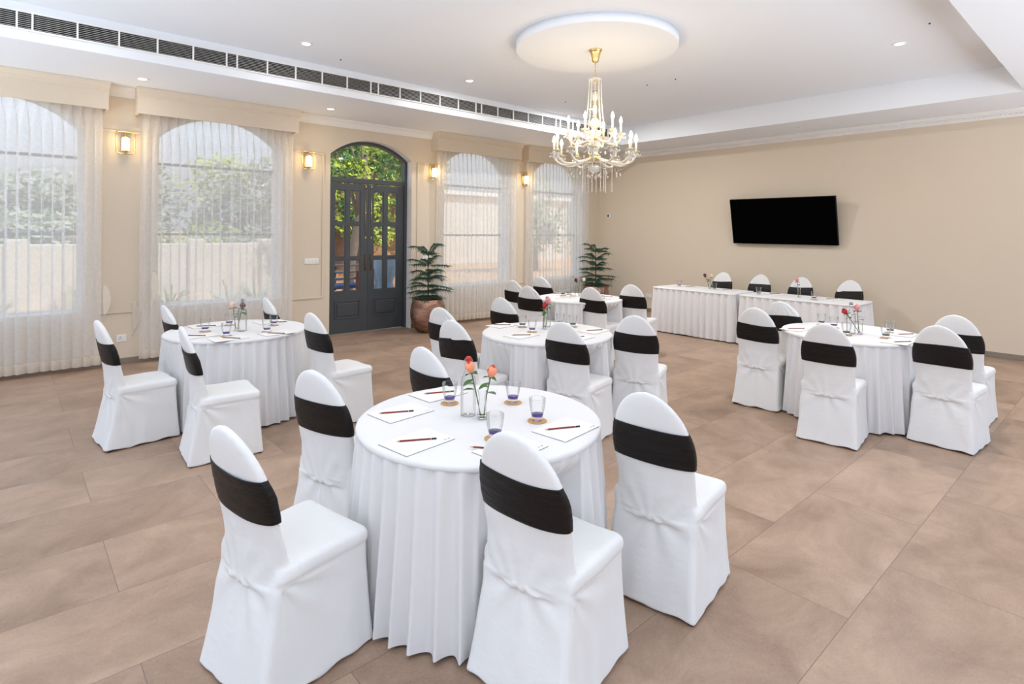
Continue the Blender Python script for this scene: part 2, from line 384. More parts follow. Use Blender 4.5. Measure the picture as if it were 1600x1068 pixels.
tag(obj('wall_left', finish(bm, 'wall_left', [MT['wall'], MT['reveal']], recalc=False)), 'beige wall with arched windows and door', kind='structure')

# baseboards
bm = bmesh.new()
for a, b in ((X0, DOOR[0]), (DOOR[1], XB)): box(bm, a, b, YW - .015, YW, 0, .075, .003)
tag(obj('baseboard_left', finish(bm, 'baseboard_left', MT['skirting'])), kind='structure')
bm = bmesh.new(); box(bm, XB - .015, XB, Y0, YW - .016, 0, .075, .003)
tag(obj('baseboard_back', finish(bm, 'baseboard_back', MT['skirting'])), kind='structure')

# windows
def make_window(i, a, b, zs, zp, zc):
    yg = YW + 0.20
    root = thing('window_%d' % i, 'arched window %d' % i, None, ((a + b) / 2, yg, zs)); root['kind'] = 'structure'
    cx = (a + b) / 2
    ar = arch(a, b, zp, zc); fw = .045
    out = [(a, zs), ] + ar + [(b, zs)]
    ari = arch(a + fw, b - fw, zp - .005, zc - fw)
    inn = [(a + fw, zs + fw)] + ari + [(b - fw, zs + fw)]
    bm = bmesh.new(); n = len(out)
    V = {}
    for yi, y in enumerate((-.03, .03)):
        for k in range(n):
            V[0, yi, k] = bm.verts.new((out[k][0] - cx, y, out[k][1] - zs)); V[1, yi, k] = bm.verts.new((inn[k][0] - cx, y, inn[k][1] - zs))
    for k in range(n):
        j = (k + 1) % n
        for yi in (0, 1): bm.faces.new((V[0, yi, k], V[0, yi, j], V[1, yi, j], V[1, yi, k]))
        bm.faces.new((V[1, 0, k], V[1, 0, j], V[1, 1, j], V[1, 1, k])); bm.faces.new((V[0, 0, k], V[0, 0, j], V[0, 1, j], V[0, 1, k]))
    obj('window_frame', finish(bm, 'window_frame', MT['reveal']), root)
    for zb in (1.60, 2.52):
        bm = bmesh.new(); box(bm, a + fw - cx + .001, b - fw - cx - .001, -.018, .018, zb - .017 - zs, zb + .017 - zs, .003); obj('glazing_bar', finish(bm, 'glazing_bar', MT['winframe']), root)
    bm = bmesh.new(); bm.faces.new([bm.verts.new((p[0] - cx, 0.004, p[1] - zs)) for p in inn])
    obj('window_pane', finish(bm, 'window_pane', MT['pane']), root)
    bm = bmesh.new(); box(bm, a - cx, b - cx, -.20, -.031, 0.0, .02, .004)
    obj('window_sill', finish(bm, 'window_sill', MT['reveal']), root)
for i, wv in enumerate(WIN): make_window(i + 1, *wv)

# door with fanlight
def make_door():
    a, b, _, zp, zc = DOOR; yd = YW + 0.20; cx = (a + b) / 2
    root = thing('door_1', 'slate grey glazed double door with arched fanlight', None, (cx, yd, 0)); root['kind'] = 'structure'
    jw = .05
    bm = bmesh.new()
    ar = arch(a, b, zp, zc); ari = arch(a + jw, b - jw, zp - .01, zc - jw)
    out = [(a, 0)] + ar + [(b, 0)]; inn = [(a + jw, 0)] + ari + [(b - jw, 0)]
    n = len(out); V = {}
    for yi, y in enumerate((-.05, .05)):
        for k in range(n):
            V[0, yi, k] = bm.verts.new((out[k][0] - cx, y, out[k][1])); V[1, yi, k] = bm.verts.new((inn[k][0] - cx, y, inn[k][1]))
    for k in range(n - 1):
        j = k + 1
        for yi in (0, 1): bm.faces.new((V[0, yi, k], V[0, yi, j], V[1, yi, j], V[1, yi, k]))
        bm.faces.new((V[1, 0, k], V[1, 0, j], V[1, 1, j], V[1, 1, k])); bm.faces.new((V[0, 0, k], V[0, 0, j], V[0, 1, j], V[0, 1, k]))
    box(bm, a + jw - cx, b - jw - cx, -.045, .045, 2.44, 2.52, .004)
    obj('door_frame', finish(bm, 'door_frame', MT['door']), root)
    bm = bmesh.new(); pts = [(a + jw, 2.52)] + ari + [(b - jw, 2.52)]
    bm.faces.new([bm.verts.new((p[0] - cx, 0.0, p[1])) for p in pts])
    obj('fanlight_pane', finish(bm, 'fanlight_pane', MT['pane']), root)
    for s, (l0, l1, g) in enumerate(((a + jw + .002, 4.476, ((3.90, 4.08), (4.16, 4.34))), (4.480, b - jw - .002, ((4.58, 4.76), (4.84, 5.02))))):
        bm = bmesh.new(); t2 = .022
        rows = ((.69, 1.19), (1.245, 1.75), (1.81, 2.32)); zt = 2.425; zb = .018
        xsn = [l0, g[0][0], g[0][1], g[1][0], g[1][1], l1]
        for k in (0, 2, 4): box(bm, xsn[k] - cx, xsn[k + 1] - cx, -t2, t2, zb, zt)
        for k in (1, 3):
            for z0, z1 in ((zb, rows[0][0]), (rows[0][1], rows[1][0]), (rows[1][1], rows[2][0]), (rows[2][1], zt)): box(bm, xsn[k] - cx, xsn[k + 1] - cx, -t2, t2, z0, z1)
        # glazing beads
        for gx in g:
            for z0, z1 in rows:
                bw = .008
                for (bx0, bx1, bz0, bz1) in ((gx[0], gx[1], z0, z0 + bw), (gx[0], gx[1], z1 - bw, z1), (gx[0], gx[0] + bw, z0, z1), (gx[1] - bw, gx[1], z0, z1)):
                    box(bm, bx0 - cx, bx1 - cx, -.012, .012, bz0, bz1)
        # raised bottom panel: moulding ring and field
        px0, px1, pz0, pz1 = g[0][0] - cx + .005, g[1][1] - cx - .005, .25, .54
        for (bx0, bx1, bz0, bz1) in ((px0, px1, pz0, pz0 + .014), (px0, px1, pz1 - .014, pz1), (px0, px0 + .014, pz0, pz1), (px1 - .014, px1, pz0, pz1)):
            box(bm, bx0, bx1, -t2 - .012, -t2 + .002, bz0, bz1, .004)
        box(bm, px0 + .04, px1 - .04, -t2 - .009, -t2 + .002, pz0 + .04, pz1 - .04, .008)
        leaf = obj('door_leaf', finish(bm, 'door_leaf', MT['door']), root)
        for gx in g:
            for z0, z1 in rows:
                bm = bmesh.new(); quad(bm, (gx[0] - cx, 0, z0), (gx[1] - cx, 0, z0), (gx[1] - cx, 0, z1), (gx[0] - cx, 0, z1))
                obj('door_pane', finish(bm, 'door_pane', MT['pane']), leaf)
        hx = (4.428 if s == 0 else 4.532) - cx
        bm = bmesh.new(); tube(bm, [(hx, -t2 - .008, 1.52), (hx, -t2 - .008, 2.42)], .0035, 8)
        for z in (1.54, 1.95, 2.38): box(bm, hx - .009, hx + .009, -t2 - .014, -t2 + .002, z, z + .03, .002)
        obj('bolt_rod', finish(bm, 'bolt_rod', MT['gold']), leaf)
        bm = bmesh.new(); tube(bm, [(hx, -t2, 1.02), (hx, -t2 - .03, 1.03), (hx, -t2 - .033, 1.14), (hx, -t2 - .03, 1.25), (hx, -t2, 1.26)], .0055, 8)
        box(bm, hx - .012, hx + .012, -t2 - .005, -t2 + .001, .99, 1.29, .002)
        obj('door_handle', finish(bm, 'door_handle', MT['bronze']), leaf)
make_door()

# cornices (trim_1 window wall, trim_2 screen wall), panel mouldings
def sweep(bm, prof, p0, p1, outv):
    ra = [bm.verts.new(Vector(p0) + Vector(outv) * a + Vector((0, 0, z))) for a, z in prof]
    rb = [bm.verts.new(Vector(p1) + Vector(outv) * a + Vector((0, 0, z))) for a, z in prof]
    for i in range(len(prof) - 1): bm.faces.new((ra[i], ra[i + 1], rb[i + 1], rb[i]))
    bm.faces.new(ra); bm.faces.new(rb[::-1])
cprof = [(0, 3.285), (.015, 3.285), (.018, 3.30), (.03, 3.31), (.04, 3.33), (.06, 3.355), (.085, 3.37), (.088, 3.385), (.10, 3.388), (.10, 3.399), (0, 3.399)]
PEL = [(-1.07, .90), (1.19, 3.16), (5.59, 7.56), (7.75, 9.72)]
bm = bmesh.new(); xs = X0
for a, b in PEL + [(XB - .11, XB)]:
    if a > xs + .02: sweep(bm, cprof, (xs, YW - .0005, 0), (a + (0 if a < 10 else .10), YW - .0005, 0), (0, -1, 0))
    xs = b
tag(obj('trim_1', finish(bm, 'trim_1', MT['white'])), 'white cornice along the window wall', kind='structure')
bm = bmesh.new()
cp2 = [(0, 3.295), (.012, 3.295), (.014, 3.305), (.03, 3.312), (.03, 3.345), (.05, 3.36), (.075, 3.372), (.078, 3.384), (.09, 3.388), (.09, 3.399), (0, 3.399)]
sweep(bm, cp2, (XB - .0005, Y0, 0), (XB - .0005, YW - .01, 0), (-1, 0, 0))
y = 0.6
while y < YW - .1:
    box(bm, XB - .045, XB - .028, y, y + .035, 3.314, 3.343, .006); y += .055
tag(obj('trim_2', finish(bm, 'trim_2', MT['white'])), 'white egg-and-dart cornice above the screen wall', kind='structure')
def moulding(name, x0, x1, z0, z1, wd=.03, lab=''):
    bm = bmesh.new(); dp = .016
    box(bm, x0, x1, YW - dp, YW, z0, z0 + wd, .005); box(bm, x0, x1, YW - dp, YW, z1 - wd, z1, .005)
    box(bm, x0, x0 + wd, YW - dp, YW, z0 + wd, z1 - wd, .005); box(bm, x1 - wd, x1, YW - dp, YW, z0 + wd, z1 - wd, .005)
    tag(obj(name, finish(bm, name, MT['wall'])), lab, kind='structure')
moulding('trim_3', .78, 1.36, .63, 2.88, lab='wall panel moulding between the two left windows')
moulding('trim_4', 3.04, 3.64, .63, 2.86, lab='wall panel moulding left of the door')
moulding('trim_5', 5.30, 5.84, .63, 2.86, lab='wall panel moulding right of the door')
moulding('trim_6', 7.46, 8.04, .63, 2.86, lab='wall panel moulding between the two right windows')
# round ceiling drop
MC = (4.77, 4.00)
bm = bmesh.new(); lathe(bm, [(0, 3.65), (.862, 3.65), (.868, 3.656), (.868, 3.7395), (0, 3.7395)], 96, MC[0], MC[1])
me = finish(bm, 'trim_7', MT['ceiling'])
for f in me.polygons: f.use_smooth = abs(f.normal.z) < .5
tag(obj('trim_7', me), 'round white ceiling drop above the chandelier', kind='structure')

# ------------------------------------------------------------------ pelmets and curtains
wnames = ['far left window', 'window left of the door', 'window right of the door', 'far right window']
for i, (a, b) in enumerate(PEL):
    root = thing('curtain_pelmet', 'cream fabric pelmet above the sheer curtains of the %s' % wnames[i], 'pelmet', ((a + b) / 2, YW, 3.08), 0, 'pelmets over the windows')
    hw = (b - a) / 2; dp = .23
    bm = bmesh.new()
    box(bm, -hw, hw, -dp, -dp + .02, 0, .21, .004); box(bm, -hw, -hw + .02, -dp + .02, 0, 0, .21, .002); box(bm, hw - .02, hw, -dp + .02, 0, 0, .21, .002)
    obj('pelmet_board', finish(bm, 'pelmet_board', MT['pelmet']), root)
    bm = bmesh.new()
    pr = [(-.0, .205), (.004, .205), (.006, .22), (.018, .235), (.022, .26), (.034, .285), (.04, .305), (.04, .3185), (-.03, .3185)]
    V = []
    for (o_, z) in pr:
        V.append([bm.verts.new(q) for q in ((-hw + .0 - o_ * .3, 0, z), (-hw - o_ * .3, -dp - o_ + .0, z), (hw + o_ * .3, -dp - o_, z), (hw + o_ * .3, 0, z))])
    for p, q in zip(V, V[1:]):
        for k in range(3): bm.faces.new((p[k], p[k + 1], q[k + 1], q[k]))
    obj('pelmet_crown', finish(bm, 'pelmet_crown', MT['pelmet']), root)

def curtain_panel(a, b, label, seed, group):
    rnd = random.Random(seed); W = b - a; npl = max(8, int(round(W / .098)))
    root = thing('sheer_curtain', label, 'curtain', (a, YW - .095, 0), 0, group)
    nx = npl * 14; phs = [rnd.uniform(-.9, .9) for _ in range(npl + 2)]; am = [rnd.uniform(.75, 1.25) for _ in range(npl + 2)]
    zb, zh, zt = .055, .165, 3.20
    levels = [zb, .08, .12, zh, .3, .6, 1.0, 1.5, 2.0, 2.4, 2.7, 2.85, 2.95, 3.02, 3.08, 3.14, zt]
    def pt(s, z):
        u_ = s * npl; k = min(int(u_), npl - 1); f = u_ - k
        ph = phs[k] * (1 - f) + phs[k + 1] * f; A = am[k] * (1 - f) + am[k + 1] * f
        top = min(1, max(0, (z - 2.75) / .38))
        low = 1 - min(1, z / 3.0)
        th = 2 * PI * u_ + ph * (.35 + .9 * low) * (1 - top)
        y = math.sin(th) * (.026 + .012 * low) * A * (1 - .25 * top)
        x = s * W + (math.sin(th + .9) * .027 + math.sin(2 * th) * .006) * (1 - top) * A
        # pinch pleats gather at the head
        if top > 0: x += -top * math.sin(2 * PI * u_) * .030; y -= top * .010 * max(0, math.cos(2 * PI * u_)) ** 3
        edge_ = min(s, 1 - s) * npl
        if edge_ < 1: x = s * W + (x - s * W) * edge_; y *= edge_ * .7 + .3
        y += .012 * math.sin(z * 1.7 + seed + u_ * .4)
        return (x, y, z)
    for nm, lv, mt in (('curtain_hem', levels[:4], MT['hem']), ('voile', levels[3:], MT['sheer'])):
        bm = bmesh.new(); G = [[bm.verts.new(pt(i / nx, z)) for i in range(nx + 1)] for z in lv]
        for p, q in zip(G, G[1:]):
            for i in range(nx): bm.faces.new((p[i], p[i + 1], q[i + 1], q[i]))
        obj(nm, finish(bm, nm, mt, smooth=True), root)
    return root
for i, (a, b) in enumerate(PEL):
    mid = (a + b) / 2 + (-.03, .12, .0, .0)[i]
    g = 'sheer curtains at the four arched windows'
    curtain_panel(a + .05, mid + .03, 'left sheer white curtain panel of the %s' % wnames[i], 11 + i, g)
    curtain_panel(mid - .03, b - .05, 'right sheer white curtain panel of the %s' % wnames[i], 31 + i, g).location.y -= .05
# loose tie-backs hanging at the curtain edges
for (x, z, lb) in ((.885, .83, 'right edge of the far left curtain'), (1.20, .60, 'left edge of the curtain beside the wall socket'), (1.38, .97, 'left side of the curtain, above the socket level')):
    bm = bmesh.new(); pts = []
    for k in range(13):
        s = k / 12; wd = .035 * math.sin(PI * (s * .85 + .1)) + .004
        zz = .16 - .34 * s; xo = .02 * math.sin(PI * s)
        pts.append(((xo - wd, 0), (xo + wd, 0), zz))
    V = [[bm.verts.new((p[0][0], y, p[2])) for y in (-.003, .003)] + [bm.verts.new((p[1][0], y, p[2])) for y in (.003, -.003)] for p in pts]
    for p, q in zip(V, V[1:]):
        for k in range(4): bm.faces.new((p[k], p[(k + 1) % 4], q[(k + 1) % 4], q[k]))
    bm.faces.new(V[0]); bm.faces.new(V[-1])
    tube(bm, [(.0, 0, -.17), (-.01, 0, -.22), (-.02, 0, -.27)], .003, 5)
    tag(obj('curtain_tieback', finish(bm, 'curtain_tieback', MT['hem']), None, (x, YW - .015 if x == 1.20 else YW - .165, z)), 'loose cream curtain tie-back hanging at the %s' % lb, 'tie-back', 'curtain tie-backs')

# ------------------------------------------------------------------ air-conditioning grille in the ceiling step
root = thing('air_vent_grille', 'long dark slatted air vent grille running along the ceiling step', 'air vent', (0, YF, 3.50))
bm = bmesh.new(); box(bm, X0 + .3, 8.75, -.006, -.002, 0, .15)
obj('dark_backing', finish(bm, 'dark_backing', MT['tvcase']), root)
bm = bmesh.new()
for k in range(8):
    z = .012 + k * .0175
    vs = [(-.020, z), (-.020, z - .0022), (-.014, z - .0008), (-.014, z + .0014)]
    a = [bm.verts.new((X0 + .3, y, zz)) for y, zz in vs]; b_ = [bm.verts.new((8.75, y, zz)) for y, zz in vs]
    for i in range(4): bm.faces.new((a[i], a[(i + 1) % 4], b_[(i + 1) % 4], b_[i]))
obj('louvre_slats', finish(bm, 'louvre_slats', MT['white']), root)
divs = []
x = .061 - 1.772
while x < 8.7:
    divs += [x, x + .11] + [x + .11 + .332 * q for q in range(1, 5)]; x += 1.772
bm = bmesh.new()
for x in divs:
    if X0 + .3 < x < 8.72: box(bm, x - .007, x + .007, -.027, -.008, 0, .15)
box(bm, X0 + .3, 8.76, -.027, -.001, -.012, .0); box(bm, X0 + .3, 8.76, -.027, -.001, .15, .162); box(bm, 8.75, 8.76, -.027, -.001, 0, .15)
obj('grille_frame', finish(bm, 'grille_frame', MT['white']), root)

# ------------------------------------------------------------------ downlights, sensors
def downlight(x, y, z, label, lit=True, power=None):
    root = thing('downlight', label, 'ceiling light', (x, y, z), 0, 'recessed downlights')
    bm = bmesh.new(); lathe(bm, [(.045, -.001), (.062, -.001), (.062, -.006), (.046, -.008), (.045, -.001)], 28)
    obj('trim_ring', finish(bm, 'trim_ring', MT['white'], smooth=True), root)
    bm = bmesh.new(); lathe(bm, [(0, -.004), (.046, -.003)], 28)
    obj('lens', finish(bm, 'lens', MT['lens'] if lit else MT['disc']), root)
    if lit:
        l = bpy.data.lights.new('downlight_beam', 'AREA'); l.shape = 'DISK'; l.size = .09; l.energy = power or ((16 if x > 4 else 4.2) if z > 3.5 else 1.3); l.color = (.97, .98, 1.0)
        lo = bpy.data.objects.new('downlight_beam', l); C.objects.link(lo); lo.parent = root; lo.location = (0, 0, -.012)
    return root
for x, y, z, lb in ((1.165, 7.72, ZS, 'round lit downlight in the soffit above the left windows'), (3.44, 7.75, ZS, 'round lit downlight in the soffit above the door'),
                    (2.47, 6.22, ZU, 'round lit downlight in the raised ceiling nearest the left windows'), (4.73, 6.20, ZU, 'round lit downlight in the raised ceiling beside the round drop'),
                    (7.17, 1.79, ZU, 'round lit downlight at the right of the raised ceiling'), (7.30, 6.20, ZU, 'added lit downlight hidden behind the chandelier strings'),  # the one behind the chandelier is added to brighten the far wall
                    (4.73, 1.79, ZU, 'unseen lit downlight in the raised ceiling right of the chandelier'), (2.47, 1.79, ZU, 'unseen lit downlight in the raised ceiling above the nearest table'),  # both out of view, continuing the lamp grid, added for fill from above
                    (.20, 6.22, ZU, 'added unseen lit downlight in the raised ceiling by the far left window'), (.20, 1.79, ZU, 'added unseen lit downlight in the raised ceiling above the camera'),  # out of view, added as fill light from above
                    (.20, 4.0, ZU, 'added unseen lit downlight in the raised ceiling left of the camera'), (2.47, 4.0, ZU, 'added unseen lit downlight in the raised ceiling between camera and chandelier')):  # these two are also unseen fill lamps added to the ceiling
    downlight(x, y, z, lb, True, (30 if y < 3 else 62) if x > 7 else None)
q = downlight(9.54, 3.77, ZS, 'small unlit grey ceiling disc above the screen wall', False); q['category'] = 'ceiling light'
for x, y, lb in ((6.69, 1.42, 'beside the right downlight'), (6.665, 4.66, 'right of the chandelier, lower of two'), (6.68, 4.22, 'right of the chandelier, upper of two'), (6.60, 6.15, 'left of the chandelier top'), (3.01, 6.51, 'near the grille, right of the first raised downlight')):
    bm = bmesh.new(); lathe(bm, [(0, -.014), (.005, -.012), (.008, -.006), (.010, -.002), (.010, 0)], 12)
    tag(obj('ceiling_sensor', finish(bm, 'ceiling_sensor', MT['darkslot'], smooth=True), None, (x, y, ZU)), 'tiny dark dot on the ceiling ' + lb, 'ceiling sensor', 'ceiling dots')

# ------------------------------------------------------------------ wall sconces
def sconce(x, z, label):
    root = thing('wall_sconce', label, 'wall lamp', (x, YW, z), 0, 'brass wall lamps')
    bm = bmesh.new(); box(bm, -.035, .035, -.012, 0, -.10, .10, .004); tube(bm, [(0, -.01, .045), (0, -.085, .045)], .007, 8); tube(bm, [(0, -.01, -.085), (0, -.085, -.085)], .007, 8)
    obj('wall_plate', finish(bm, 'wall_plate', MT['lamp_brass']), root)
    bm = bmesh.new(); w_, h_, rc = .095, .135, .035; pts = []
    for cxs, czs, a0 in ((1, 1, 0), (-1, 1, 90), (-1, -1, 180), (1, -1, 270)):
        for k in range(6):
            an = R(a0 + 18 * k); pts.append(((w_ - rc) * cxs + rc * math.cos(an), -.095, (h_ - rc) * czs + rc * math.sin(an)))
    tube(bm, pts, .0072, 8, closed=True)
    obj('frame_loop', finish(bm, 'frame_loop', MT['lamp_brass']), root)
    bm = bmesh.new(); lathe(bm, [(0, .07), (.052, .07), (.052, .082), (.02, .085), (.012, .10), (.006, .132)], 24, 0, -.095, -.01)
    obj('shade_cap', finish(bm, 'shade_cap', MT['lamp_brass'], smooth=True), root); bm = bmesh.new()
    lathe(bm, [(.006, -.122), (.012, -.10), (.03, -.095), (.03, -.085), (0, -.085)], 24, 0, -.095, -.01)
    obj('shade_cap', finish(bm, 'shade_cap', MT['lamp_brass'], smooth=True), root)
    bm = bmesh.new(); lathe(bm, [(0, -.083), (.037, -.083), (.041, -.078), (.041, .066), (.037, .069), (0, .069)], 28, 0, -.095, -.01)
    obj('glass_shade', finish(bm, 'glass_shade', MT['sconce_glass'], smooth=True), root)
    l = bpy.data.lights.new('sconce_bulb', 'POINT'); l.energy = 3.6; l.color = (1, .72, .36); l.shadow_soft_size = .05
    lo = bpy.data.objects.new('sconce_bulb', l); C.objects.link(lo); lo.parent = root; lo.location = (0, -.155, .02)
sconce(1.085, 2.72, 'lit brass wall lamp between the two left windows')
sconce(3.36, 2.71, 'lit brass wall lamp left of the dark door')
sconce(5.60, 2.71, 'lit brass wall lamp right of the dark door')
sconce(7.80, 2.73, 'lit brass wall lamp between the two right windows')

# ------------------------------------------------------------------ switch plates, sockets, thermostat, television
def plate(name, label, cat, loc, w_, h_, wall, holes):
    root = thing(name, label, cat, loc, 0 if wall == 'y' else -PI / 2)
    bm = bmesh.new(); box(bm, -w_ / 2, w_ / 2, -.012, 0, -h_ / 2, h_ / 2, .004); obj('face_plate', finish(bm, 'face_plate', MT['plastic']), root)
    if holes == 'switch':
        n = 4
        for k in range(n):
            bm = bmesh.new(); x = -w_ / 2 + w_ * (k + .5) / n; box(bm, x - w_ / n * .38, x + w_ / n * .38, -.017, -.011, -h_ * .34, h_ * .34, .002)
            obj('rocker_switch', finish(bm, 'rocker_switch', MT['plastic']), root)
    elif holes == 'socket':
        bm = bmesh.new()
        for x, z, a in ((-.012, .012, .005), (-.024, -.012, .004), (.0, -.012, .004)): box(bm, x - a, x + a, -.0135, -.011, z - a, z + a)
        obj('socket_holes', finish(bm, 'socket_holes', MT['darkslot']), root)
        bm = bmesh.new(); box(bm, .02, .036, -.017, -.011, -.014, .014, .002); obj('rocker_switch', finish(bm, 'rocker_switch', MT['plastic']), root)
plate('light_switch', 'long white switch plate on the wall left of the door', 'light switch', (3.45, YW, 1.20), .22, .085, 'y', 'switch')
plate('light_switch', 'white switch plate half hidden behind the potted pine right of the door', 'light switch', (5.50, YW, 1.20), .16, .075, 'y', 'switch')
plate('wall_socket', 'white wall socket low between the two left windows', 'socket', (1.07, YW, .32), .105, .085, 'y', 'socket')
plate('wall_socket', 'white double wall socket beside the left end of the long table', 'socket', (XB, 7.04, .34), .15, .08, 'x', 'socket')
root = thing('thermostat', 'small square thermostat with dark display on the screen wall', 'thermostat', (XB, 8.12, 2.05), -PI / 2)
bm = bmesh.new(); box(bm, -.055, .055, -.02, 0, -.045, .045, .004); obj('casing', finish(bm, 'casing', MT['plastic']), root)
bm = bmesh.new(); box(bm, -.04, .012, -.023, -.019, -.028, .028, .001); obj('display', finish(bm, 'display', MT['ink']), root)
# television on a tilting bracket
root = thing('television', 'large black flat screen television mounted on the beige wall', 'television', (XB, 4.235, 1.90), 0)
tilt = math.atan2(.16, .80)
sub = bmesh.new(); box(sub, -.022, .022, -.895, .895, -.41, .41, .006)
Mx = Matrix.Translation((-.15, 0, 0)) @ Matrix.Rotation(-tilt, 4, 'Y')
bmesh.ops.transform(sub, matrix=Mx, verts=sub.verts); obj('tv_casing', finish(sub, 'tv_casing', MT['tvcase']), root)
sub = bmesh.new(); box(sub, -.0245, -.0215, -.886, .886, -.400, .401); bmesh.ops.transform(sub, matrix=Mx, verts=sub.verts); obj('tv_screen', finish(sub, 'tv_screen', MT['tvblack']), root)
bm = bmesh.new(); box(bm, -.012, 0, -.2, .2, -.15, .15, .003); box(bm, -.13, -.012, -.15, -.12, -.02, .02); box(bm, -.13, -.012, .12, .15, -.02, .02)
obj('wall_bracket', finish(bm, 'wall_bracket', MT['leg']), root)

# ------------------------------------------------------------------ banquet chair
def lerp(tab, z):
    for (a, va), (b, vb) in zip(tab, tab[1:]):
        if z <= b: f = (z - a) / (b - a) if b > a else 0; f = max(0, min(1, f)); return va + (vb - va) * f
    return tab[-1][1]
HC = .968
def back_params(z):
    wz = lerp([(.36, .196), (.44, .192), (.52, .186), (.60, .190), (.68, .193)], z)
    if z > .68: wz = .193 * math.sqrt(max(0, 1 - ((z - .68) / (HC - .68)) ** 2.15))
    xc = lerp([(.36, -.158), (.45, -.152), (.55, -.168), (.75, -.212), (HC, -.268)], z)
    th = lerp([(.36, .040), (.46, .046), (.58, .034), (.70, .029), (.85, .026), (HC, .020)], z)
    if z > .9: th *= math.sqrt(max(.02, 1 - ((z - .9) / (HC - .9)) ** 2 * .75))
    return xc, wz, th
def back_ring(bm, z, off=0.0, n=40, fn=None):
    xc, wz, th = back_params(z); ring = []
    for k in range(n):
        a = 2 * PI * k / n; c_, s_ = math.cos(a), math.sin(a); ex = .55
        x = math.copysign(abs(c_) ** ex, c_) * (th + off); y = math.copysign(abs(s_) ** .8, s_) * (wz + off)
        x -= .020 * (1 - (y / .2) ** 2) - .010        # slightly dished back
        zz = z + (fn(y, c_) if fn else 0)
        ring.append(bm.verts.new((xc + x, y, zz)))
    return ring
def bridge(bm, rings, cap0=True, cap1=True):
    for p, q in zip(rings, rings[1:]):
        n = len(p)
        for k in range(n): bm.faces.new((p[k], p[(k + 1) % n], q[(k + 1) % n], q[k]))
    if cap0: bm.faces.new(rings[0][::-1])
    if cap1: bm.faces.new(rings[-1])
def rrect(hx0, hx1, hy, rc, n=6):
    pts = []
    for sx_, sy_, a0 in ((1, 1, 0), (-1, 1, 90), (-1, -1, 180), (1, -1, 270)):
        cx = (hx1 - rc) if sx_ > 0 else (hx0 + rc); cy_ = (hy - rc) * sy_
        for k in range(n):
            an = R(a0 + 90 * k / (n - 1)); pts.append((cx + rc * math.cos(an), cy_ + rc * math.sin(an)))
    return pts
def make_cover_mesh(seed=0, gather=False):
    bm = bmesh.new()
    # skirted seat block
    lv = [(.004, -.262, .247, .224, .022), (.03, -.257, .245, .221, .022), (.12, -.240, .238, .214, .024), (.24, -.217, .231, .207, .026), (.34, -.200, .226, .203, .028), (.405, -.190, .223, .202, .030),
          (.415, -.188, .223, .202, .030), (.419, -.187, .229, .208, .032), (.445, -.183, .228, .207, .030), (.462, -.180, .221, .201, .030), (.471, -.170, .204, .184, .034), (.474, -.15, .14, .12, .05)]
    rings = []
    for z, a, b, hy, rc in lv:
        rings.append([bm.verts.new((x, y, z)) for x, y in rrect(a, b, hy, rc)])
    bridge(bm, rings)
    zs = [.375, .385, .42, .46, .5, .55, .6, .65, .7, .75, .79, .83, .865, .895, .92, .94, .953, .962, .9675]
    bridge(bm, [back_ring(bm, z, .007 * max(0, 1 - (z - .375) / .10)) for z in zs])
    me = finish(bm, 'cover_raw', MT['cotton']); tmp = bpy.data.objects.new('tmp', me); C.objects.link(tmp)
    md = tmp.modifiers.new('r', 'REMESH'); md.mode = 'VOXEL'; md.voxel_size = .0075; md.use_smooth_shade = True
    ms = tmp.modifiers.new('s', 'SMOOTH'); ms.factor = .5; ms.iterations = 2
    dg = bpy.context.evaluated_depsgraph_get(); dg.update()
    nm = bpy.data.meshes.new_from_object(tmp.evaluated_get(dg)); nm.name = 'chair_cover'
    bpy.data.objects.remove(tmp); bpy.data.meshes.remove(me)
    off = Vector((seed * 7.1, seed * 3.3, 0))
    for v in nm.vertices:
        p = v.co.copy(); n = v.normal.copy(); x, y, z = p; dsp = 0
        q = p + off
        dsp += .0055 * noise.noise(Vector((q.x * 7, q.y * 7, q.z * 2.2)))
        if z < .40:
            s = (.40 - z) / .40
            # vertical soft folds that open towards the hem
            dsp += .0085 * s * noise.noise(Vector((q.x * 13, q.y * 13, q.z * 1.0 + 5)))
            if x < -.165:       # fan of creases from the centre of the rear panel
                an = math.atan2(y, .42 - z + 1e-4); rr_ = math.hypot(y, .42 - z)
                dsp += .0060 * math.sin(an * 8 + seed) * min(1, rr_ / .08) * max(0, 1 - rr_ / .38)
            else:              # creases dropping diagonally from the rear seat corner
                rx = x + .18; rz = .42 - z; an = math.atan2(rx, rz); rr_ = math.hypot(rx, rz)
                dsp += .0062 * math.sin(an * 10 + seed * 2) * min(1, rr_ / .05) * max(0, 1 - rr_ / .34)
        elif x < -.10 and z < .66:
            s = 1 - abs(z - .5) / .17
            dsp += .0045 * max(0, s) * noise.noise(Vector((q.y * 9 + q.z * 9, q.z * 7, 3)))
            an = math.atan2(y, z - .30); dsp += .0022 * max(0, s) * math.sin(an * 16 + seed)
        elif z > .8 and gather:
            an = math.atan2(y, HC + .03 - z); dsp += .0022 * math.sin(an * 22) * min(1, (HC - z) / .05)
        v.co = p + n * dsp
        if v.co.z < .003: v.co.z = .003
    # scalloped hem
    for v in nm.vertices:
        if v.co.z < .06:
            an = math.atan2(v.co.y, v.co.x); v.co.z += (1 - v.co.z / .06) * (.006 + .006 * math.sin(an * 9 + seed * 2))
    nm.materials.clear(); nm.materials.append(MT['cotton'])
    for f in nm.polygons: f.use_smooth = True
    return nm
covers = [make_cover_mesh(0), make_cover_mesh(2), make_cover_mesh(5, True)]
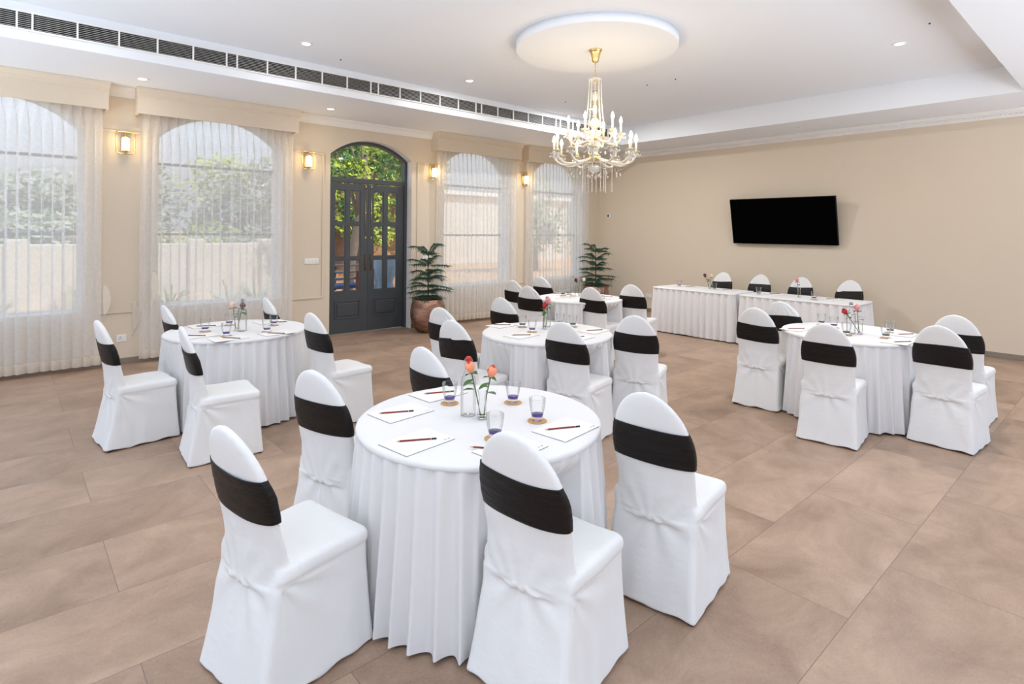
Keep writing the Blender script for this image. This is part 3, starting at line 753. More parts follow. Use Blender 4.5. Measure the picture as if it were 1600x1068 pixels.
def make_sash_mesh(seed, seam=None):
    bm = bmesh.new(); rings = []; n = 72; N_ = 22
    z0, z1 = .642, .808
    for i in range(N_ + 1):
        f = i / N_; z = z0 + (z1 - z0) * f
        tops = lambda y, c_: (.008 * math.sin(y * 9 + seed) - .012 * (1 - (y / .2) ** 2) * math.sin(seed + 1)) * (1 if f > .5 else .6) * abs(f - .5) * 2
        ring = back_ring(bm, z, .0045 + .003 * math.sin(PI * f), n, tops)
        for v in ring:
            p = v.co; k = noise.noise(Vector((p.y * 5 + seed, p.z * 55, p.x * 6 + seed)))
            v.co.x += .0022 * k * (-1 if p.x < -.235 else 1)
            if seam is not None and p.x < -.25: v.co.x -= .004 * math.exp(-((p.y - seam) / .006) ** 2)
        rings.append(ring)
    bridge(bm, rings, False, False)
    me = finish(bm, 'sash', MT['sash'], smooth=True); return me
sashes = [make_sash_mesh(0.4), make_sash_mesh(1.3), make_sash_mesh(2.2, -.10), make_sash_mesh(3.0, .03), make_sash_mesh(-.8)]
def sash_obj(root, i):
    o = obj('sash', sashes[i], root); md = o.modifiers.new('thick', 'SOLIDIFY'); md.thickness = .0015; return o
leg_me = {}
for sx_ in (1, -1):
    for sy_ in (1, -1):
        bm = bmesh.new(); box(bm, -.011, .011, -.011, .011, 0, .40, .002)
        for v in bm.verts: v.co.x -= sx_ * .06 * v.co.z / .4; v.co.y -= sy_ * .05 * v.co.z / .4
        leg_me[sx_, sy_] = finish(bm, 'leg', MT['leg'])
def make_chair(label, cov, sash):
    root = thing('banquet_chair', label, 'chair')
    obj('chair_cover', covers[cov], root); sash_obj(root, sash)
    for x, y in ((.222, .200), (.222, -.200), (-.234, .200), (-.234, -.200)): obj('leg', leg_me[(1 if x > 0 else -1), (1 if y > 0 else -1)], root, (x, y, 0))
    return root
protos = {}; CH = []
def chair(x, y, deg, label, group, cov=0, sash=0, sc_=1.0):
    CH.append((x, y, R(deg)))
    if (cov, sash) not in protos:
        r = make_chair(label, cov, sash); r.location = (x, y, 0); r.rotation_euler = (0, 0, R(deg)); r['group'] = group; protos[cov, sash] = r; return r
    return dup(protos[cov, sash], (x, y, 0), R(deg), label, group)
g1, g2, g3, g4, g5, g6 = ('chairs round the nearest table', 'chairs round the middle table', 'chairs round the far table by the corner', 'chairs round the left table', 'chairs round the right table', 'chairs behind the long table')
W_ = 'white chair with black sash '
chair(.86, 2.27, 12, W_ + "in the left foreground beside the nearest table", g1, 0, 0)
chair(1.42, 2.90, 18, W_ + "at the far left of the nearest table, behind foreground chair", g1, 1, 1)
chair(2.18, 2.98, 6, W_ + "behind the nearest table, half hidden by its top", g1, 0, 4)
chair(1.61, 1.55, 11, W_ + "in the foreground centre, overlapping the nearest table's front rim", g1, 1, 0)
chair(2.40, 1.53, 10, W_ + "right of the nearest table, back to the camera", g1, 0, 1)
chair(3.29, 4.46, 14, W_ + "beside the copper pot, behind another chair, upper back visible", g2, 2, 4)
chair(2.93, 3.75, 10, W_ + "in front of the copper pot, left of the middle table", g2, 1, 3)
chair(4.25, 4.68, 10, W_ + "behind the left edge of the middle table", g2, 0, 0)
chair(3.55, 3.13, 12, W_ + "in front of the middle table, just above the nearest table", g2, 0, 1)
chair(4.28, 3.04, 24, W_ + "right of the middle table, squarely showing its back", g2, 1, 4)
chair(5.80, 6.22, 8, W_ + "nearest the curtains, leftmost at the far round table", g3, 2, 0)
chair(6.56, 6.39, 6, W_ + "behind the far round table, before the farthest curtain", g3, 2, 1)
chair(5.37, 5.47, 14, W_ + "at the far round table, directly behind the middle table's flowers", g3, 2, 4)
chair(5.91, 4.84, 10, W_ + "in front of the far round table, before its skirt", g3, 0, 0)
chair(6.64, 4.76, 14, W_ + "right of the far round table, next to the long table", g3, 1, 1)
chair(.80, 5.39, 6, W_ + "farthest left in the room, under the far left window", g4, 1, 4)
chair(1.23, 4.65, -4, W_ + "in front of the left table, covering its skirt", g4, 0, 0)
chair(1.37, 6.09, 4, W_ + "behind the left table's left end, beside the tie-back", g4, 2, 1)
chair(2.30, 6.12, 0, W_ + "behind the left table's right end, before the window", g4, 2, 4)
chair(2.22, 4.79, 6, W_ + "right of the left table, its seat turned away from it", g4, 1, 1)
chair(5.64, 2.53, 5, W_ + "left of the right-hand table, before the long table's skirt", g5, 1, 0)
chair(6.38, 2.57, 0, W_ + "behind the left edge of the right-hand table, partly hidden", g5, 2, 3)
chair(5.14, 1.73, 7, W_ + "in front of the right-hand table, covering its left half", g5, 0, 1)
chair(6.60, 1.13, -2, W_ + "farthest right in the room, mostly hidden by its neighbour", g5, 1, 4)
chair(5.76, 1.07, -4, W_ + "and sash seam, at the right-hand table's right front", g5, 0, 2)
chair(9.53, 5.15, 180, W_ + "behind the long table, leftmost of four", g6, 0, 0)
chair(9.53, 4.46, 180, W_ + "behind the long table, second of four from the left", g6, 1, 1)
chair(9.53, 3.78, 180, W_ + "behind the long table, third of four, behind pink rose", g6, 0, 4)
chair(9.53, 3.06, 180, W_ + "behind the long table, rightmost of four", g6, 1, 0)

# ------------------------------------------------------------------ tables
def skirt_mesh(path, closed_len, npl, flare, seed, z1=.742):
    """path(s) -> (x, y, nx, ny) for s in 0..1, closed"""
    rnd = random.Random(seed); bm = bmesh.new(); per = 12; n = npl * per
    ph = [rnd.uniform(-.5, .5) for _ in range(npl)]; am = [rnd.uniform(.7, 1.25) for _ in range(npl)]
    hb = [rnd.uniform(-.004, .006) for _ in range(npl)]
    lv = [.018, .05, .12, .22, .34, .46, .56, .64, .69, .72, z1]
    rings = []
    for z in lv:
        f = 1 - z / z1; ring = []
        for i in range(n):
            u_ = i / per; k = int(u_) % npl; fr = u_ - int(u_); k2 = (k + 1) % npl
            A = am[k] * (1 - fr) + am[k2] * fr; P = ph[k] * (1 - fr) + ph[k2] * fr
            th = 2 * PI * u_ + P * (.3 + 1.6 * f)
            wv = math.sin(th + .25 * math.sin(th))
            amp = (.0065 + .024 * f ** .75) * A
            if z > .73: amp = .0045
            x, y, nx, ny = path(((u_ + .0 + .18 / 1 * math.sin(th) * 0) / npl) % 1.0)
            d_ = flare * f ** 1.1 + amp * wv
            tx, ty = -ny, nx; sl = .008 * f * math.cos(th) * A
            zz = z + (hb[k] * (1 - fr) + hb[k2] * fr + .004 * wv) * (1 if z < .03 else 0)
            ring.append(bm.verts.new((x + nx * d_ + tx * sl, y + ny * d_ + ty * sl, zz)))
        rings.append(ring)
    bridge(bm, rings, False, False)
    return finish(bm, 'table_skirt', MT['linen'], smooth=True)
def top_mesh(pathpts, z=.755, seed=0, mat=None):
    """rounded slab of cloth over the top: pathpts(off) -> outline"""
    bm = bmesh.new(); rings = []
    for off, zz in ((.008, .733), (.010, .741), (.008, .749), (.002, .7545), (-.01, .7558), (-.03, .756)):
        rings.append([bm.verts.new((x, y, zz)) for x, y in pathpts(off)])
    n = len(rings[0])
    for p, q in zip(rings, rings[1:]):
        for k in range(n): bm.faces.new((p[k], p[(k + 1) % n], q[(k + 1) % n], q[k]))
    bm.faces.new(rings[-1])
    return finish(bm, 'tablecloth', mat or MT['linen'], smooth=True)
RT = .588
def circ(off): return [((RT + off) * math.cos(2 * PI * k / 96), (RT + off) * math.sin(2 * PI * k / 96)) for k in range(96)]
def push_in(me, tx, ty, tr):
    # the hanging cloth gives way where a chair seat is pushed against it
    near = [c for c in CH if math.hypot(c[0] - tx, c[1] - ty) < 1.1]
    def inside(px, py, m_):
        for cx, cy_, a in near:
            dx, dy = px - cx, py - cy_; lx = dx * math.cos(a) + dy * math.sin(a); ly = -dx * math.sin(a) + dy * math.cos(a)
            if -.27 - m_ < lx < .255 + m_ and abs(ly) < .228 + m_: return True
        return False
    for v in me.vertices:
        x, y, z = v.co; wx = tx + x * math.cos(tr) - y * math.sin(tr); wy = ty + x * math.sin(tr) + y * math.cos(tr)
        r0 = math.hypot(wx - tx, wy - ty); r1 = r0
        while r1 > .2 and inside(tx + (wx - tx) * r1 / r0, ty + (wy - ty) * r1 / r0, .008): r1 -= .008
        if r1 < r0:
            k = 1 if z < .50 else max(0, 1 - (z - .50) / .20); f = (r0 + (r1 - r0) * k) / r0; v.co.x *= f; v.co.y *= f
    return me
def round_table(x, y, label, seed):
    root = thing('round_table', label, 'table', (x, y, 0), R(seed * 17), 'round banquet tables')
    me = top_mesh(circ)
    obj('tablecloth', me, root)
    sk = obj('table_skirt', skirt_mesh(lambda s: (RT * math.cos(2 * PI * s), RT * math.sin(2 * PI * s), math.cos(2 * PI * s), math.sin(2 * PI * s)), 1, 42, .042, seed), root); push_in(sk.data, x, y, R(seed * 17))
    bm = bmesh.new(); lathe(bm, [(0, .70), (.575, .70), (.575, .72), (0, .72)], 48); obj('tabletop', finish(bm, 'tabletop', MT['wood']), root)
    for k in range(4):
        bm = bmesh.new(); an = PI / 4 + k * PI / 2; tube(bm, [(.20 * math.cos(an), .20 * math.sin(an), 0), (.20 * math.cos(an), .20 * math.sin(an), .70)], .014, 8)
        obj('leg', finish(bm, 'leg', MT['leg']), root)
    return root
TB = [(1.765, 2.205), (3.73, 3.68), (6.04, 5.32), (1.60, 5.58), (5.96, 1.85)]
TL = ['nearest round table with white pleated skirt, set for five', 'middle round table with white pleated skirt, centre of the room', 'far round table with white pleated skirt, by the corner plant',
      'left round table with white pleated skirt, in front of the window', 'right-hand round table with white pleated skirt, in front of the long table']
for i, (x, y) in enumerate(TB): round_table(x, y, TL[i], i + 1)
def rect_path(hx, hy, rc):
    segs = []; per = 0
    L = [(2 * (hy - rc)), PI / 2 * rc, 2 * (hx - rc), PI / 2 * rc] * 2; T = sum(L)
    def f(s):
        d_ = s * T; k = 0
        while k < 7 and d_ > L[k]: d_ -= L[k]; k += 1
        q = k // 2
        base = [(hx, -(hy - rc), 0, 1, 1, 0), ((hx - rc), hy, -1, 0, 0, 1), (-hx, (hy - rc), 0, -1, -1, 0), (-(hx - rc), -hy, 1, 0, 0, -1)][q]
        if k % 2 == 0: return (base[0] + base[2] * d_, base[1] + base[3] * d_, base[4], base[5])
        c0 = [((hx - rc), (hy - rc), 0), (-(hx - rc), (hy - rc), 90), (-(hx - rc), -(hy - rc), 180), ((hx - rc), -(hy - rc), 270)][q]
        an = R(c0[2]) + d_ / rc
        return (c0[0] + rc * math.cos(an), c0[1] + rc * math.sin(an), math.cos(an), math.sin(an))
    return f
def long_table(cx, cy, hx, hy, label, seed):
    root = thing('rectangular_table', label, 'table', (cx, cy, 0), 0, 'two long tables end to end')
    rc = .05; P = rect_path(hx, hy, rc)
    def outl(off): return [(P(k / 160)[0] + P(k / 160)[2] * off, P(k / 160)[1] + P(k / 160)[3] * off) for k in range(160)]
    obj('tablecloth', top_mesh(outl), root)
    obj('table_skirt', skirt_mesh(P, 1, int(4 * (hx + hy) / .115), .032, seed), root)
    bm = bmesh.new(); box(bm, -hx + .02, hx - .02, -hy + .02, hy - .02, .70, .72); obj('tabletop', finish(bm, 'tabletop', MT['wood']), root)
    for sx_ in (-1, 1):
        for sy_ in (-1, 1):
            bm = bmesh.new(); tube(bm, [(sx_ * (hx - .08), sy_ * (hy - .1), 0), (sx_ * (hx - .08), sy_ * (hy - .1), .70)], .014, 8); obj('leg', finish(bm, 'leg', MT['leg']), root)
long_table(8.63, 4.92, .35, .725, 'left half of the long white skirted table against the screen wall', 7)
long_table(8.63, 3.315, .35, .79, 'right half of the long white skirted table against the screen wall', 8)

# ------------------------------------------------------------------ table settings
ZT = .7565
def make_pad(label):
    root = thing('notepad', label, 'notepad')
    bm = bmesh.new(); box(bm, -.135, .135, -.097, .097, 0, .0012); obj('backing_card', finish(bm, 'backing_card', MT['card']), root)
    bm = bmesh.new(); box(bm, -.1345, .1345, -.0965, .0965, .0012, .005, .0005); obj('paper_sheets', finish(bm, 'paper_sheets', MT['paper']), root)
    bm = bmesh.new(); lathe(bm, [(0, .0053), (.0045, .0053)], 16, .115, -.078); box(bm, .085, .104, -.0795, -.0765, .0051, .0053)
    obj('printed_emblem', finish(bm, 'printed_emblem', MT['ink']), root)
    return root
def make_pencil(label, mt):
    root = thing('pencil', label, 'pencil')
    def cyl(a, b, r0, r1, m_, nm):
        bm = bmesh.new(); tube(bm, [(a, 0, .0038), (b, 0, .0038)], [r0, r1], 6); obj(nm, finish(bm, nm, m_), root)
    cyl(-.072, .062, .0038, .0038, mt, 'barrel'); cyl(.062, .065, .0039, .0039, MT['silver'], 'band'); cyl(.065, .088, .0038, .0038, MT['pencil_end'], 'end_cap')
    cyl(-.086, -.072, .0012, .0038, MT['wood'], 'sharpened_tip')
    return root
def make_coaster(label):
    bm = bmesh.new(); lathe(bm, [(0, 0), (.046, 0), (.0475, .001), (.0475, .0035), (.046, .0045), (0, .0045)], 40)
    return tag(obj('coaster', finish(bm, 'coaster', MT['cork'])), label, 'coaster')
def make_tumbler(label, tint):
    root = thing('tumbler', label, 'glass')
    bm = bmesh.new()
    lathe(bm, [(.0272, .022), (.0300, .032), (.036, .06), (.0395, .085), (.0405, .108), (.0400, .109), (.0392, .108)], 36); obj('glass_body', finish(bm, 'glass_body', MT['glassware'], smooth=True), root)
    bm = bmesh.new(); lathe(bm, [(0, 0), (.020, 0), (.0250, .001), (.0262, .004), (.0268, .012), (.0270, .0205), (.0262, .0215), (0, .0218)], 36)
    obj('solid_base', finish(bm, 'solid_base', MT['glass'], smooth=True), root)
    bm = bmesh.new(); lathe(bm, [(0, .0221), (.0262, .0222), (.0278, .027), (.0290, .0315), (.0284, .0325), (0, .0300)], 36)
    obj('tinted_base', finish(bm, 'tinted_base', MT[tint], smooth=True), root)
    return root
def make_bottle(label, stop):
    root = thing('water_bottle', label, 'bottle')
    bm = bmesh.new()
    out = [(0, .004), (.030, 0), (.0365, .004), (.0375, .012), (.0375, .165), (.034, .188), (.022, .212), (.0155, .228), (.0145, .262), (.0165, .266), (.0165, .272)]
    inn = [(.0125, .272), (.0120, .228), (.0190, .209), (.0312, .186), (.0350, .164), (.0350, .014), (.030, .008), (0, .010)]
    lathe(bm, out, 32); obj('glass_body', finish(bm, 'glass_body', MT['glassware'], smooth=True), root)
    bm = bmesh.new(); lathe(bm, [(0, .268), (.011, .268), (.012, .273), (.015, .275), (.015, .288), (.011, .294), (0, .295)], 20)
    obj('stopper', finish(bm, 'stopper', MT[stop], smooth=True), root)
    bm = bmesh.new()
    for s in (-1, 1): tube(bm, [(0, s * .0165, .284), (0, s * .020, .272), (0, s * .020, .252), (0, s * .0155, .244)], .0012, 5)
    tube(bm, [(.0158 * math.cos(2 * PI * k / 16), .0158 * math.sin(2 * PI * k / 16), .246) for k in range(16)], .0012, 5, closed=True)
    tube(bm, [(0, -.0165, .284), (0, 0, .2915), (0, .0165, .284)], .0012, 5)
    obj('wire_clasp', finish(bm, 'wire_clasp', MT['wire']), root)
    return root
def make_vase(label):
    root = thing('bud_vase', label, 'vase')
    bm = bmesh.new()
    out = [(0, .002), (.022, 0), (.0245, .004), (.024, .03), (.0195, .07), (.0175, .10), (.020, .125), (.0265, .145)]
    inn = [(.025, .1455), (.0185, .125), (.016, .10), (.018, .07), (.0222, .03), (.021, .012), (0, .010)]
    lathe(bm, out, 28); obj('glass_body', finish(bm, 'glass_body', MT['glassware'], smooth=True), root)
    bm = bmesh.new(); lathe(bm, [(0, .003), (.021, .0025), (.0225, .006), (.0225, .016), (.020, .020), (0, .020)], 28); obj('thick_base', finish(bm, 'thick_base', MT['glass'], smooth=True), root)
    return root
def rose(base, head, col, label, leaf=True, seed=0, tip=None, size=1.6):
    rnd = random.Random(seed); root = thing('rose', label, 'flower', base)
    b = Vector((0, 0, 0)); h = Vector(head) - Vector(base); mid = b.lerp(h, .5) + Vector((rnd.uniform(-.004, .004), rnd.uniform(-.004, .004), .004))
    bm = bmesh.new(); pts = [b.lerp(mid, k / 5) for k in range(5)] + [mid.lerp(h, k / 5) for k in range(6)]
    tube(bm, pts, .0032, 6); obj('stem', finish(bm, 'stem', MT['stem'], smooth=True), root)
    ax = (h - mid).normalized(); q = Vector((0, 0, 1)).rotation_difference(ax)
    def petals(spec, nm, mt):
        bm = bmesh.new()
        for (rad, ht, ph, wd, op, z0) in spec:
            G = []
            for i in range(7):
                f = i / 6; zz = z0 + ht * f; rr_ = rad * (math.sin(PI * min(1, f * .8 + .12)) ** .7) * (.72 + op * f * f)
                G.append([bm.verts.new(q @ Vector((rr_ * math.cos(ph + wd * (j / 6 - .5) * (1 - .35 * f * f)), rr_ * math.sin(ph + wd * (j / 6 - .5) * (1 - .35 * f * f)), zz - .004 * (abs(j / 3 - 1) ** 2) * f)) * size + h) for j in range(7)])
            for p_, q_ in zip(G, G[1:]):
                for j in range(6): bm.faces.new((p_[j], p_[j + 1], q_[j + 1], q_[j]))
        o = obj(nm, finish(bm, nm, mt, smooth=True), root); return o
    spec = [(.0135 + .0008 * k, .036 - .001 * k, k * 2.4 + seed, 2.5, .50 + .10 * k, -.002) for k in range(5)]
    petals(spec, 'outer_petals', MT['rose_' + col])
    petals([(.0100, .0365, k * 2.1 + 1, 2.8, .35, .0) for k in range(3)] + [(.006, .036, k * 2.1, 3.0, .3, .0) for k in range(3)], 'inner_petals', MT[tip] if tip else MT['rose_' + col])
    bm = bmesh.new()
    for k in range(5):
        a = k * 2 * PI / 5; dr = Vector((math.cos(a), math.sin(a), 0)); sd = Vector((-math.sin(a), math.cos(a), 0))
        ps = [Vector((0, 0, -.004)) + dr * .003 + sd * s for s in (-.0035, .0035)] + [dr * .017 + Vector((0, 0, -.001)) + sd * .002, dr * .024 + Vector((0, 0, -.008))]
        f = bm.faces.new([bm.verts.new(q @ (p_ * size) + h) for p_ in (ps[0], ps[1], ps[2], ps[3])])
    sphere(bm, h - ax * .002, .0055 * size, 1)
    obj('sepals', finish(bm, 'sepals', MT['leaf']), root)
    if leaf:
        for k in range(3):
            bm = bmesh.new(); at = mid.lerp(h, .15 + .25 * k); a = rnd.uniform(0, 2 * PI); dr = Vector((math.cos(a), math.sin(a), .35 - .6 * k / 3)).normalized(); sd = dr.cross(Vector((0, 0, 1))).normalized()
            L = .040 * size; G = []
            for i in range(7):
                f = i / 6; wd = .018 * math.sin(PI * (f * .92 + .04)); c = at + dr * (L * f) + Vector((0, 0, -.02 * f * f))
                G.append([bm.verts.new(c - sd * wd + Vector((0, 0, .002))), bm.verts.new(c), bm.verts.new(c + sd * wd + Vector((0, 0, .002)))])
            for p_, q_ in zip(G, G[1:]):
                for j in range(2): bm.faces.new((p_[j], p_[j + 1], q_[j + 1], q_[j]))
            obj('leaf', finish(bm, 'leaf', MT['leaf'], smooth=True), root)
    return root
P = {}
def inst(key, maker, loc, rz, label, group, *a):
    if key not in P:
        o = maker(label, *a) if a else maker(label); o.location = loc; o.rotation_euler = (0, 0, rz); o['group'] = group; P[key] = o; return o
    return dup(P[key], loc, rz, label, group)
TN = ['nearest table', 'middle table', 'far round table', 'left table', 'right-hand table', 'long table']
def pad(x, y, rz, t, where): inst('pad', make_pad, (x, y, ZT), rz, 'white notepad %s on the %s' % (where, TN[t]), 'notepads on the ' + TN[t])
def pen(x, y, rz, t, where, onpad=True, key='pencil'):
    colr = 'dark red' if key == 'pencil' else 'brown'
    inst('pen_' + key, make_pencil, (x, y, ZT + (.005 if onpad else 0)), rz, '%s pencil on the pad %s on the %s' % (colr, where, TN[t]), 'pencils on the ' + TN[t], MT[key])
def glass_set(x, y, t, where, tint='purple', coaster=True):
    if coaster: inst('coaster', make_coaster, (x, y, ZT), 0, 'round cork coaster under the tumbler %s on the %s' % (where, TN[t]), 'coasters on the ' + TN[t])
    inst('tumbler_' + tint, make_tumbler, (x, y, ZT + (.0046 if coaster else 0)), 0, 'clear tumbler with %s base %s on the %s' % (tint, where, TN[t]), 'tumblers on the ' + TN[t], tint)
SETS = [
 # table, pads (x,y,rz deg, where), pencil offset handled the same
 (0, [(1.347, 2.118, 7, 'at the front left'), (1.50, 2.51, 6, 'at the far left'), (1.83, 2.66, 4, 'at the back, behind a tumbler'), (1.96, 1.805, 7, 'at the right'), (1.60, 1.79, 6, 'at the front, behind chair back')],
     [(1.345, 2.122, -28), (1.472, 2.515, -26), (1.835, 2.665, -22), (1.944, 1.812, -25), (1.53, 1.84, -50)], 'pencil'),
 (1, [(3.63, 4.20, 6, 'at the far left'), (3.41, 3.68, 6, 'at the near left'), (4.10, 3.43, 8, 'at the right'), (3.72, 3.30, 6, 'behind the near chair back')],
     [(3.632, 4.21, -38), (3.406, 3.685, -34), (4.105, 3.434, -22), (3.715, 3.325, -30)], 'pencil_brown'),
 (2, [(6.10, 5.78, 5, 'at the back left'), (5.86, 5.42, 5, 'at the near left'), (6.42, 5.14, 5, 'at the right'), (6.10, 5.00, 5, 'at the near side')],
     [(6.10, 5.79, -38), (5.86, 5.43, -38), (6.42, 5.145, -36), (6.10, 5.02, -36)], 'pencil_brown'),
 (3, [(1.25, 5.41, 5, 'at the far left'), (1.40, 5.13, 4, 'at the front left'), (1.80, 5.14, 4, 'at the front right'), (1.42, 5.93, 4, 'at the back left'), (1.97, 5.80, 4, 'at the back right')],
     [(1.215, 5.42, -42), (1.416, 5.12, -52), (1.779, 5.114, -50), (1.41, 5.90, -28), (2.015, 5.74, -40)], 'pencil_brown'),
 (4, [(5.72, 2.27, 0, 'at the left'), (6.20, 1.50, 0, 'at the far right'), (5.73, 1.42, 0, 'at the near right')],
     [(5.72, 2.262, -38), (6.203, 1.48, -30), (5.736, 1.392, -32)], 'pencil'),
]
for t_, pads_, pens_, key in SETS:
    for (x, y, a, wh), (px_, py_, pa) in zip(pads_, pens_):
        pad(x, y, R(a), t_, wh); pen(px_, py_, R(pa), t_, wh, True, key)
for y, y2, wh in ((5.20, 5.21, 'leftmost'), (4.54, 4.54, 'second from left'), (3.78, 3.78, 'third from left'), (2.98, 2.976, 'rightmost')):
    pad(8.76, y, R(90), 5, wh); pen(8.755, y2, R(-38), 5, wh, True, 'pencil_brown')
for x, y, wh in ((1.777, 2.479, 'left of the roses'), (2.044, 2.270, 'right of the roses'), (1.938, 1.974, 'before the right notepad'), (1.629, 1.927, 'beside the front chair back')): glass_set(x, y, 0, wh)
for x, y, wh, tn in ((3.722, 4.006, 'back left', 'teal'), (3.612, 3.755, 'left of the roses', 'purple'), (4.115, 3.709, 'at the right', 'teal'), (4.10, 3.86, 'behind the right one', 'teal')): glass_set(x, y, 1, wh, tn)
for x, y, wh, tn in ((6.02, 5.62, 'left of the bottle', 'purple'), (6.20, 5.68, 'behind the bottle', 'teal'), (6.46, 5.27, 'at the right', 'teal')): glass_set(x, y, 2, wh, tn)
for x, y, wh in ((1.339, 5.621, 'at the far left'), (1.419, 5.264, 'at the front left'), (1.753, 5.254, 'at the front right'), (1.923, 5.575, 'at the back right'), (1.60, 5.84, 'behind the flowers')): glass_set(x, y, 3, wh)
for x, y, wh, tn in ((6.091, 2.048, 'left of the roses', 'purple'), (5.742, 1.825, 'before the bottle', 'teal'), (5.863, 1.546, 'at the right front', 'teal'), (6.20, 1.60, 'at the far right', 'teal'), (6.20, 2.20, 'at the back left', 'teal')): glass_set(x, y, 4, wh, tn)
for x, y, wh in ((8.656, 5.36, 'leftmost'), (8.66, 4.71, 'right of the left vase'), (8.523, 3.917, 'third from left'), (8.478, 3.109, 'rightmost')): glass_set(x, y, 5, wh, 'purple', wh in ('rightmost',))
def bottle(x, y, t, key): inst('bottle_' + key, make_bottle, (x, y, ZT), R(50), 'clear swing-top water bottle with %s stopper at the centre of the %s' % ('red' if key == 'stopper' else 'grey', TN[t]), 'water bottles', key)
bottle(1.735, 2.262, 0, 'stopper'); bottle(3.93, 3.88, 1, 'stopper_grey'); bottle(6.10, 5.50, 2, 'stopper_grey'); bottle(1.60, 5.44, 3, 'stopper_grey'); bottle(5.875, 1.83, 4, 'stopper_grey')
def vase(x, y, t, wh='at the centre'): inst('vase', make_vase, (x, y, ZT), 0, 'small clear glass bud vase %s of the %s' % (wh, TN[t]), 'bud vases')
def sideways(x, y, dx, z): return (x + dx * .746, y - dx * .666, z)     # offset parallel to the picture
def roses(x, y, t, items):
    for k, (dx, z, colr, tip, lf, lab) in enumerate(items):
        rose(sideways(x, y, (-.008 if dx < 0 else .008), ZT + .012), sideways(x, y, dx, z), colr, '%s in the bud vase on the %s' % (lab, TN[t]), lf, k + t * 3, tip)
vase(1.757, 2.176, 0); roses(1.757, 2.176, 0, [(-.055, .985, 'peach', 'peach_tip', True, 'peach rose leaning left'), (.040, .965, 'peach', 'peach_tip', True, 'peach rose leaning right')])
vase(3.82, 3.80, 1); roses(3.82, 3.80, 1, [(-.004, .955, 'red', None, True, 'deep red rose'), (.030, 1.0, 'pink', None, True, 'pink rose')])
vase(6.18, 5.44, 2); roses(6.18, 5.44, 2, [(-.05, .96, 'darkred', None, True, 'dark red rose'), (.05, .97, 'cream', None, True, 'cream pink rose')])
vase(1.575, 5.52, 3); roses(1.575, 5.52, 3, [(-.035, .965, 'cream', None, True, 'peach cream rose'), (.045, .955, 'darkred', None, True, 'dark red rose')])
vase(5.915, 1.765, 4); roses(5.915, 1.765, 4, [(-.13, .945, 'red', None, True, 'deep red rose'), (-.03, .975, 'pink', None, True, 'pink rose')])
vase(8.675, 4.80, 5, 'on the left half'); roses(8.675, 4.80, 5, [(-.075, .96, 'darkred', None, True, 'dark red rose'), (.02, .95, 'cream', None, True, 'cream rose')])
vase(8.60, 3.36, 5, 'on the right half'); roses(8.60, 3.36, 5, [(-.03, .985, 'pink', None, True, 'pink rose')])

